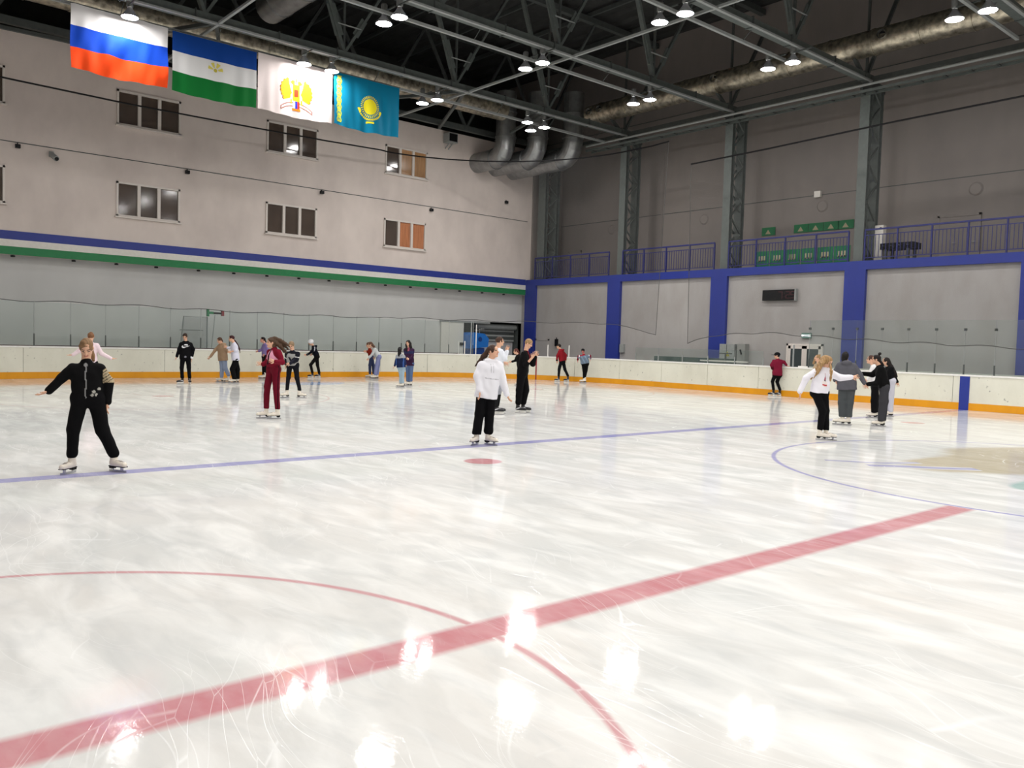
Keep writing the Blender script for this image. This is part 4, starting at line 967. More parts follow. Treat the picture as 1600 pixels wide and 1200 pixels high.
def build_person(D, sp):
    near = sp.get('h', .012); hb = near; g = sp.get('k', 1.)
    t3 = lambda v: np.array(v, float)
    H, Nn, P = t3(D['H']), t3(D['N']), t3(D['P'])
    th = R(D['tf']); f = np.array([math.cos(th), math.sin(th), 0]); l = np.array([D['s1'][0], D['s1'][1], 0.])   # l points to side 1
    hp = R(D['hp']); ha = R(D['hf']); hf = np.array([math.cos(ha)*math.cos(hp), math.sin(ha)*math.cos(hp), math.sin(hp)])
    hr = norm(np.cross(hf, (0, 0, 1))); hu = np.cross(hr, hf)
    up = norm(Nn-P)
    sh = {1: Nn+l*.148*g-up*.085*g, 2: Nn-l*.148*g-up*.085*g}
    hip = {1: P+l*.085*g, 2: P-l*.085*g}
    arms = {1: [t3(v) for v in D['a1']], 2: [t3(v) for v in D['a2']]}; legs = {1: [t3(v) for v in D['l1'][:2]], 2: [t3(v) for v in D['l2'][:2]]}
    allp = [H, Nn, P]+arms[1]+arms[2]+legs[1]+legs[2]; lo = np.min(allp, 0)-.24; hi = np.max(allp, 0)+.26; lo[2] = -.01
    HS = sp.get('hs', 1.)*(.95 if g < 1 else 1.)
    # --- body
    S = SDF(lo, hi, hb)
    ax = (hr, hf, hu)
    S.ell(H+hu*.022*HS-hf*.008*HS, (.074*HS, .094*HS, .094*HS), ax, .02)
    S.ell(H-hu*.038*HS+hf*.022*HS, (.056*HS, .064*HS, .072*HS), ax, .03)
    S.cap(H+hf*.076*HS-hu*.082*HS, H+hf*.066*HS-hu*.088*HS, .018*HS, .016*HS, .025)
    S.cap(H+hf*.088*HS+hu*.012*HS, H+hf*.104*HS-hu*.022*HS, .009*HS, .014*HS, .012)
    for q in (-1, 1):
        S.ell(H+hr*q*.074*HS-hu*.004*HS-hf*.005, (.010*HS, .018*HS, .030*HS), ax, .006)
        S.ell(H+hr*q*.032*HS+hf*.098*HS+hu*.012*HS, (.016*HS, .014*HS, .012*HS), ax, 0, True)
    S.cap(H-hu*.05*HS-hf*.02, Nn-up*.02, .050*g, .056*g, .025)
    S.cap(sh[1], sh[2], .042*g, None, .04); S.cap(Nn-up*.13*g, P+up*.05, .070*g, .075*g, .04); S.cap(hip[1], hip[2], .08*g, .08*g, .04)
    for q in (1, 2):
        E_, W_2, T_ = arms[q]; ftc = .001
        S.cap(sh[q], E_, .044*g, .036*g, .02); S.cap(E_, W_2, .036*g, .024*g, .015)
        hand(S, W_2, T_, sp.get('palm', l if q == 1 else -l), 1.0*g, max(.0088, hb*.78))
        K_, A_ = legs[q]; S.cap(hip[q], K_, .07*g, .048*g, .03); S.cap(K_, A_, .046*g, .034*g, .02); S.cap(A_, (A_[0], A_[1], max(A_[2]-.12, .1)), .034*g, .034*g, .01)
    sk = C3(*sp.get('skin', (214, 168, 140)))
    def skcol(V):
        C = np.tile(sk, (len(V), 1)); q = V-H; r_, f_, u_ = q@hr/HS, q@hf/HS, q@hu/HS
        fr = f_ > .04
        C[fr & (((np.abs(r_)-.032)/.016)**2+((u_-.010)/.008)**2 < 1)] = C3(60, 44, 38)
        C[fr & (np.abs(np.abs(r_)-.032) < .020) & (np.abs(u_-.034) < .006)] = C3(96, 70, 54)
        C[fr & ((r_/.026)**2+((u_+.052)/.008)**2 < 1)] = C3(176, 96, 92)
        return C
    body = sdf_obj('person', S, M_skin, skcol)
    body.location = (D['b'][0], D['b'][1], 0); body.rotation_euler = (0, 0, D['az']-math.pi/2)
    tag(body, sp['label'], 'person', 'skaters on the ice')
    hc = sp.get('hc', hb)
    # --- trousers
    S = SDF(lo, hi, hc); bw = sp.get('bw', (.088, .066, .058)); wst = P+up*.10
    S.cap(hip[1]+up*.0, hip[2]+up*.0, .108*g*sp.get('hipw', 1), None, .04); S.cap(wst+l*.06*g, wst-l*.06*g, .095*g, None, .04)
    for q in (1, 2):
        K_, A_ = legs[q]; S.cap(hip[q], K_, bw[0]*1.05*g, bw[1]*g*1.05, .03); S.cap(K_, A_+np.array([0, 0, .01]), bw[1]*g, bw[2]*g, .025)
        if sp.get('cuff'): d_ = norm(K_-A_); S.cap(A_+d_*.05, A_+d_*.03, bw[2]*1.06*g, bw[2]*1.06*g, .012)
    if not sp.get('cuff'):
        zc = min(legs[1][1][2], legs[2][1][2])-.02; S.cut((0, 0, zc), (0, 0, -1))
    S.wrinkle(sp.get('wr', .0028), 26, 3); cb = C3(*sp['bot'])
    def bcol(V):
        C = np.tile(cb, (len(V), 1)); 
        if 'botfn' in sp: sp['botfn'](V, C, dict(P=P, f=f, l=l, legs=legs))
        return C
    sdf_obj('trousers', S, M_cloth, bcol, body)
    # --- top
    S = SDF(lo, hi, hc); tw = sp.get('tw', 1.)*g; hem = sp.get('hem', .0); sw = sp.get('sw', (.068, .056, .047)); hb_ = P-up*hem
    S.cap(Nn-up*.012, Nn-up*.05, .062*g, None, .03); S.cap(Nn-up*.14*g, P+up*.08, .100*tw, .100*tw, .04)
    for q in (1, 2): S.cap(Nn-up*.05*g, sh[q], .060*g, .056*g, .03)
    for q in (1, -1):
        S.cap(Nn-up*.17*g+l*q*.070*tw, P+up*.12+l*q*.055*tw, .100*tw, .100*tw, .05); S.cap(P+up*.12+l*q*.055*tw, hb_-up*.06+l*q*.062*tw, .104*tw, .112*tw, .05)
    S.cut(hb_-up*(.0), -up)
    for q in (1, 2):
        E_, W_2, _t = arms[q]; d = norm(W_2-E_); wr = W_2-d*sp.get('slv%d' % q, sp.get('slv', .0))
        S.cap(sh[q], E_, sw[0]*g, sw[1]*g, .04); S.cap(E_, wr, sw[1]*g, sw[2]*g, .03)
    if sp.get('hood'):
        bk = Nn-f*.10*g-up*.01; S.ell(bk, (.115*g, .065*g, .060*g), (l, f, up), .05); S.cap(Nn+l*.075*g+f*.02, Nn-l*.075*g+f*.02, .038*g, None, .03)
    if sp.get('collar'): S.cap(Nn+up*.0, Nn-up*.03, .060*g, .066*g, .02)
    S.wrinkle(sp.get('wrt', .0034), 24, 8)
    if not sp.get('collar'): S.ell(Nn+up*.080*g+f*.03*g, (.056*g, .052*g, .056*g), (l, f, up), 0, True)
    ct = C3(*sp['top']); ctx = dict(P=P, N=Nn, f=f, l=l, up=up, sh=sh, arms=arms, g=g)
    def tcol(V):
        C = np.tile(ct, (len(V), 1))
        if 'topfn' in sp: sp['topfn'](V, C, ctx)
        return C
    sdf_obj(sp.get('topname', 'sweatshirt'), S, M_cloth, tcol, body)
    # --- hair / cap / helmet
    if sp.get('helmet'):
        S = SDF(H-.2, H+.2, .009); S.ell(H+hu*.03-hf*.01, (.100, .122, .108), ax, .01); S.ell(H+hf*.13-hu*.055, (.085, .095, .085), ax, 0, True); S.cut(H-hu*.075, -hu)
        sdf_obj('helmet', S, M_boot, C3(228, 228, 230), body)
    else:
        S = SDF(np.minimum(lo, H-.3), np.maximum(hi, H+.3), hc if hc <= .012 else .012)
        S.ell(H+hu*.026*HS-hf*.012*HS, (.080*HS, .100*HS, .096*HS), ax, .01)
        if sp.get('long'): S.ell(H-hf*.045-hu*.05, (.078*HS, .06*HS, .10*HS), ax, .03)
        S.ell(H+hf*.112*HS-hu*.024*HS, (.074*HS, .088*HS, .114*HS), ax, 0, True)
        if not sp.get('long'): S.cut(H-hu*.055*HS, -hu)
        for st in D.get('hair', []):
            st = [t3(v) for v in st]
            for a, b_ in zip(st[:-1], st[1:]): S.cap(a[:3], b_[:3], a[3]*.8, b_[3]*.75, .02)
        S.wrinkle(.003, 60, 5); hcx = C3(*sp['hair'])
        def hcol(V):
            C = np.tile(hcx, (len(V), 1)); m_ = .75+.5*(.5+.5*np.sin(V[:, 0]*160+V[:, 1]*130+np.sin(V[:, 2]*14)*2)); C[:, :3] *= m_[:, None]; return np.clip(C, 0, 1)
        sdf_obj('hair', S, M_hair, hcol, body)
    if sp.get('cap'):
        S = SDF(H-.26, H+.26, .009); S.ell(H+hu*.045-hf*.01, (.092, .114, .095), ax, .01); S.cut(H+hu*.02, -hu)
        S.ell(H+hf*.135+hu*.028, (.07, .085, .010), ax, .02); sdf_obj('cap', S, M_cloth, C3(20, 20, 22), body)
    # --- skates
    for q, dirn in ((1, D['l1'][2]), (2, D['l2'][2])):
        A_ = legs[q][1]; lift = max(0, A_[2]-.285) if sp.get('liftable') else 0
        o = link('ice_skate', SK[sp.get('sk', 'w')][0], body); a = R(dirn); o.scale = (g, g, g)
        o.location = (A_[0]+.045*math.cos(a)*g, A_[1]+.045*math.sin(a)*g, lift); o.rotation_euler = (0, 0, a)
        link('blade', SK[sp.get('sk', 'w')][1], o)
    return body, ctx

def tri_in(s, w, pts):  # point in polygon for arrays
    n = len(pts); r = np.zeros(len(s), bool); j = n-1
    for i in range(n):
        xi, yi = pts[i]; xj, yj = pts[j]
        c = ((yi > w) != (yj > w)) & (s < (xj-xi)*(w-yi)/(yj-yi+1e-12)+xi); r ^= c; j = i
    return r
def lat(V, c): q = V-c['N']; return q@np.array([-c['f'][1], c['f'][0], 0.]), q@c['up'], q@c['f']     # left of the person +, up, forward
def sleeves(V, c, q, r=.075):
    E_, W_2, _ = c['arms'][q]; s0 = c['sh'][q]
    def dist(a, b):
        ba = b-a; t = np.clip(((V-a)@ba)/(ba@ba), 0, 1); return np.linalg.norm(V-a-t[:, None]*ba, axis=1), t
    d1, t1 = dist(s0, E_); d2, t2 = dist(E_, W_2); return np.minimum(d1, d2) < r*c['g'], np.where(d1 < d2, t1*.5, .5+t2*.5)
WHT = C3(226, 226, 228)
def fn_p1(V, C, c):
    s, u, w = lat(V, c); fr = w > .0
    C[fr & (np.abs(s+.008*np.sin(u*30)) < .006) & (u < -.02)] = C3(150, 150, 150)
    m_, t = sleeves(V, c, 2); C[m_ & (V@c['l'] < (c['sh'][2]@c['l'])-.035) & (t > .08) & (t < .52) & (w > -.02) & (np.sin(t*75) > -.6)] = C3(176, 160, 130)
    for a, b_ in ((.09, -.36), (.15, -.33), (.12, -.40), (.07, -.40)): C[fr & ((s-a)**2+(u-b_)**2 < .0003)] = C3(170, 168, 160)
    C[fr & (s**2+(u+.03)**2 < .0005)] = C3(140, 140, 140)
def fn_p3(V, C, c):
    s, u, w = lat(V, c)
    C[(w > .02) & tri_in(s, u, [(-.13, -.17), (-.10, -.215), (-.04, -.215), (.15, -.12), (-.03, -.175), (-.08, -.17), (-.09, -.13), (-.07, -.10), (-.02, -.09), (.05, -.10), (.0, -.13)][:7])] = WHT
    C[(w > .02) & (np.abs(u+.105) < .018) & (np.abs(s-.01) < .055)] = WHT
    m_, t = sleeves(V, c, 2); C[m_ & (t > .93)] = WHT
    C[(w > .02) & ((s)**2+(u+.52)**2 < .0012)] = C3(130, 130, 140)
def fn_p5(V, C, c):
    s, u, w = lat(V, c)
def fn_p7(V, C, c):
    s, u, w = lat(V, c); fr = w > -.03
    up_ = (u > -.34)
    pan = tri_in(s, u, [(-.02, -.02), (.17, -.22), (.17, -.24), (.03, -.26), (-.03, -.24)]) | tri_in(s, u, [(.03, -.03), (.2, -.25), (.03, -.24)])
    C[fr & up_ & pan] = C3(226, 160, 186)
    C[fr & up_ & tri_in(s, u, [(-.08, -.05), (-.16, -.22), (-.10, -.25), (-.05, -.05)])] = C3(226, 170, 190)
    C[fr & up_ & (np.abs(s+.04) < .03)] = C3(40, 14, 26)
    C[(u < -.40) & (u > -.43)] = C3(80, 12, 28)
def fn_p7b(V, C, c):
    q = (V-c['P'])@np.array([-c['f'][1], c['f'][0], 0.]); C[(np.abs((V-c['P'])@c['f']) < .014)] = C3(50, 8, 20)
def fn_p8(V, C, c):
    for q in (1, 2):
        m_, t = sleeves(V, c, q, .085); C[m_] = C3(26, 26, 34); C[m_ & (t > .3) & (t < .37)] = WHT
    s, u, w = lat(V, c); C[(w > 0) & (u > -.06)] = C3(26, 26, 34)
    C[(w > 0) & (np.abs(np.abs(s)-.0-(u+.32)*.5) < .03) & (u < -.16) & (u > -.34)] = C3(34, 34, 44)
def fn_p9(V, C, c):
    m_, t = sleeves(V, c, 1); a = c['sh'][1]; C[m_ & (t < .55) & (np.abs((V-a)@c['f']) < .02)] = C3(200, 200, 206)
    m_, t = sleeves(V, c, 1); C[m_ & (t > .9)] = C3(60, 60, 66)
def fn_p12(V, C, c):
    s, u, w = lat(V, c); C[u > -.13] = C3(150, 154, 160)
    C[(np.abs(np.abs(s)-.14) < .02) & (u < -.13)] = C3(60, 90, 150)
def fn_p13(V, C, c):
    s, u, w = lat(V, c); C[(w > 0) & (np.abs(s) < .05) & (u < .02) & (u > -.2)] = C3(150, 80, 96)
    C[(u < -.12) & (u > -.22)] = C3(44, 46, 78)
def fn_p14(V, C, c):
    s, u, w = lat(V, c); C[(w > 0) & (np.abs(np.abs(s)-.022) < .004) & (u < -.05) & (u > -.2)] = C3(180, 180, 184)
    C[(w > 0) & (np.abs(s) < .13) & (np.abs(u+.30) < .006)] = C3(176, 176, 182)
def fn_p16(V, C, c):
    s, u, w = lat(V, c); C[(w > .0) & (np.abs(s) < .05) & (u > -.2)] = C3(120, 24, 34)
def fn_p15b(V, C, c): C[V[:, 2] < .48] = C3(26, 26, 28)
def fn_p19(V, C, c):
    s, u, w = lat(V, c); C[u > -.03] = C3(150, 30, 50)
    for q in (1, 2):
        m_, t = sleeves(V, c, q); C[m_ & (t > .28) & (t < .5)] = WHT; C[m_ & (t >= .5)] = C3(112, 22, 40)
    C[(u < -.05) & (np.sin(s*40+u*22) > .55)] = C3(120, 140, 160)
def fn_p20(V, C, c):
    m_, t = sleeves(V, c, 1); C[m_ & (t > .75)] = C3(70, 14, 26)
def fn_p21(V, C, c):
    s, u, w = lat(V, c); C[(w > 0) & (np.abs(np.abs(s)-.02-(-u)*.12+.04) < .010) & (u > -.24) & (u < 0)] = C3(150, 60, 76)
    C[(w > 0) & (np.abs(s) < .05) & (u < -.25) & (u > -.36)] = C3(236, 226, 224)
    C[(w > 0) & (np.abs(s) < .045) & (u < -.31) & (u > -.34)] = C3(190, 60, 70); C[(w > 0) & (np.abs(s) < .012) & (np.abs(u+.235) < .014)] = C3(60, 60, 60)
def fn_p18(V, C, c):
    m_, t = sleeves(V, c, 1); C[m_ & (t > .9)] = C3(40, 20, 24)

WIDE = (.092, .088, .085); SLIM = (.082, .058, .05)
SPEC = {
'p1': dict(label='girl in a black zipped tracksuit and white skates, arms out, looking down, nearest at left', top=(20, 20, 22), bot=(18, 18, 20), hair=(134, 104, 74), topfn=fn_p1, topname='jacket', h=.0085, hc=.010, cuff=1, bw=(.094, .076, .062), collar=1, wrt=.004, tw=1.05, hipw=1.08),
'p2': dict(label='person with hair bun and pale pink top, arms spread, hidden behind the black tracksuit', top=(226, 206, 212), bot=(40, 40, 46), hair=(122, 84, 56), bw=SLIM),
'p3': dict(label='boy with dark fringe in a black hoodie with white swoosh, standing near the end boards', top=(20, 20, 26), bot=(16, 16, 20), hair=(48, 34, 26), topfn=fn_p3, hood=1, sk='b', tw=1.15, cuff=1),
'p4': dict(label='girl in a loose beige jacket and light blue jeans, one arm held out low', top=(158, 132, 106), bot=(140, 152, 176), hair=(74, 52, 38), topname='jacket', tw=1.2, hem=.06, hood=1, bw=(.085, .075, .07), liftable=1),
'p5': dict(label='girl in a loose white shirt and wide black trousers with a long dark braid', top=(212, 212, 226), bot=(18, 18, 20), hair=(58, 26, 26), tw=1.15, hem=.04, bw=WIDE, slv1=.12, topfn=fn_p5),
'p6': dict(label='person in a lilac sweater and black trousers behind the girl in burgundy', top=(132, 116, 168), bot=(22, 22, 26), hair=(44, 28, 26), bw=SLIM, skin=(206, 150, 130)),
'p7': dict(label='girl in a burgundy tracksuit with pink chest panel and long windblown brown hair', top=(112, 18, 38), bot=(100, 16, 34), hair=(74, 54, 38), topfn=fn_p7, botfn=fn_p7b, topname='jacket', h=.010, hc=.010, bw=(.088, .066, .056), collar=1, hem=.01, long=1),
'p8': dict(label='fair-haired child in a grey vest with black sleeves and dark trousers, leaning forward', top=(150, 150, 148), bot=(30, 32, 42), hair=(132, 110, 84), topfn=fn_p8, bw=(.082, .06, .05), hc=.012),
'p9': dict(label='skater in a white helmet and dark navy jacket bending forward by the boards', top=(22, 26, 44), bot=(30, 28, 28), hair=(40, 30, 26), helmet=1, topfn=fn_p9, topname='jacket', hood=1, sk='b', bw=(.085, .066, .056)),
'p10': dict(label='person in a rust-red top and dark jeans half hidden behind the bending long-haired girl', top=(130, 38, 22), bot=(54, 62, 92), hair=(92, 66, 50)),
'p11': dict(label='girl in a pale grey top and light blue jeans bending forward, long brown hair', top=(196, 200, 200), bot=(126, 132, 172), hair=(92, 66, 52), long=1, bw=(.092, .078, .072)),
'p12': dict(label='small dark-haired child in a navy jacket with grey hood seen from behind', top=(28, 40, 76), bot=(150, 172, 186), hair=(26, 20, 22), k=.84, topfn=fn_p12, topname='jacket', hood=1, long=1, tw=1.25, bw=(.08, .07, .07)),
'p13': dict(label='girl with long dark hair in a purple jacket and blue jeans facing a child', top=(54, 32, 58), bot=(84, 104, 140), hair=(36, 24, 26), topfn=fn_p13, topname='jacket', long=1, hem=.08, tw=1.12, bw=(.09, .078, .075)),
'p14': dict(label='girl in a long white hoodie and cropped black trousers skating in mid rink', top=(228, 228, 234), bot=(16, 16, 20), hair=(66, 46, 36), topfn=fn_p14, topname='hoodie', hood=1, h=.0085, hc=.010, tw=1.18, hem=.11, bw=(.088, .078, .080), sw=(.082, .07, .05), wrt=.0045),
'p15': dict(label='boy in a white sweatshirt and grey trousers with raised hand, seen from behind', top=(222, 226, 234), bot=(158, 160, 168), hair=(66, 46, 36), sk='b', h=.011, botfn=fn_p15b, tw=1.1, slv1=.1, k=1.05, bw=(.09, .068, .055)),
'p16': dict(label='blond boy in a black tracksuit clapping his hands, in black skates', top=(20, 20, 22), bot=(18, 18, 21), hair=(150, 120, 84), topfn=fn_p16, sk='b', h=.010, hc=.011, slv1=.16, tw=1.12, k=1.05, bw=(.10, .08, .066), cuff=1),
'p17': dict(label='auburn-haired person in black reaching out, hidden behind the clapping boy', top=(24, 24, 26), bot=(22, 22, 24), hair=(84, 42, 36), bw=SLIM),
'p18': dict(label='boy in a red hooded jacket and black trousers skating along the corner boards', top=(136, 28, 38), bot=(20, 24, 30), hair=(44, 30, 26), topfn=fn_p18, topname='jacket', hood=1, sk='b', tw=1.15, bw=(.088, .066, .056)),
'p19': dict(label='person in a grey-blue and maroon jacket leaning back against the boards, head bowed', top=(104, 118, 134), bot=(16, 16, 18), hair=(24, 20, 22), topfn=fn_p19, topname='jacket', tw=1.2, collar=1, bw=SLIM, skin=(196, 120, 110)),
'p20': dict(label='person in a black cap and maroon jacket leaning an elbow on the far boards', top=(116, 26, 50), bot=(18, 18, 20), hair=(30, 24, 22), topfn=fn_p20, topname='jacket', cap=1, sk='b', tw=1.15, hem=.02, bw=(.08, .062, .054)),
'p21': dict(label='girl with very long blonde hair, white hoodie and lanyard badge, one arm out', top=(230, 228, 236), bot=(18, 18, 20), hair=(158, 126, 86), topfn=fn_p21, topname='hoodie', h=.010, hc=.010, long=1, hood=1, tw=1.12, bw=(.088, .070, .058), sw=(.075, .064, .05), wrt=.0042),
'p22': dict(label='fair-haired person far off, only the head showing behind the blonde girl', top=(190, 170, 140), bot=(60, 60, 66), hair=(150, 120, 84)),
'p23': dict(label='person in a charcoal hoodie and grey trousers seen from behind, holding hands', top=(86, 86, 92), bot=(72, 76, 78), hair=(34, 28, 26), topname='hoodie', h=.011, hood=1, tw=1.3, k=1.04, hem=.06, bw=(.10, .09, .08), sw=(.08, .066, .05)),
'p24': dict(label='person in a white top and black trousers hidden behind the girl with the top bun', top=(224, 222, 222), bot=(18, 18, 20), hair=(70, 44, 34), bw=WIDE),
'p25': dict(label='girl with dark top bun in black sweatshirt and dark grey trousers reaching left', top=(20, 20, 23), bot=(58, 58, 62), hair=(40, 28, 28), h=.010, hc=.011, tw=1.15, bw=(.105, .085, .078), sw=(.076, .064, .05)),
'p26': dict(label='girl with long dark hair in a short black jacket and white trousers, farthest right', top=(24, 24, 28), bot=(196, 196, 206), hair=(44, 30, 28), topname='jacket', long=1, h=.011, bw=(.086, .07, .065)),
}
for _s in SPEC.values():
    for _k in ('top', 'bot', 'hair'):
        if max(_s[_k]) < 48: _s[_k] = tuple(int(c*.6) for c in _s[_k])
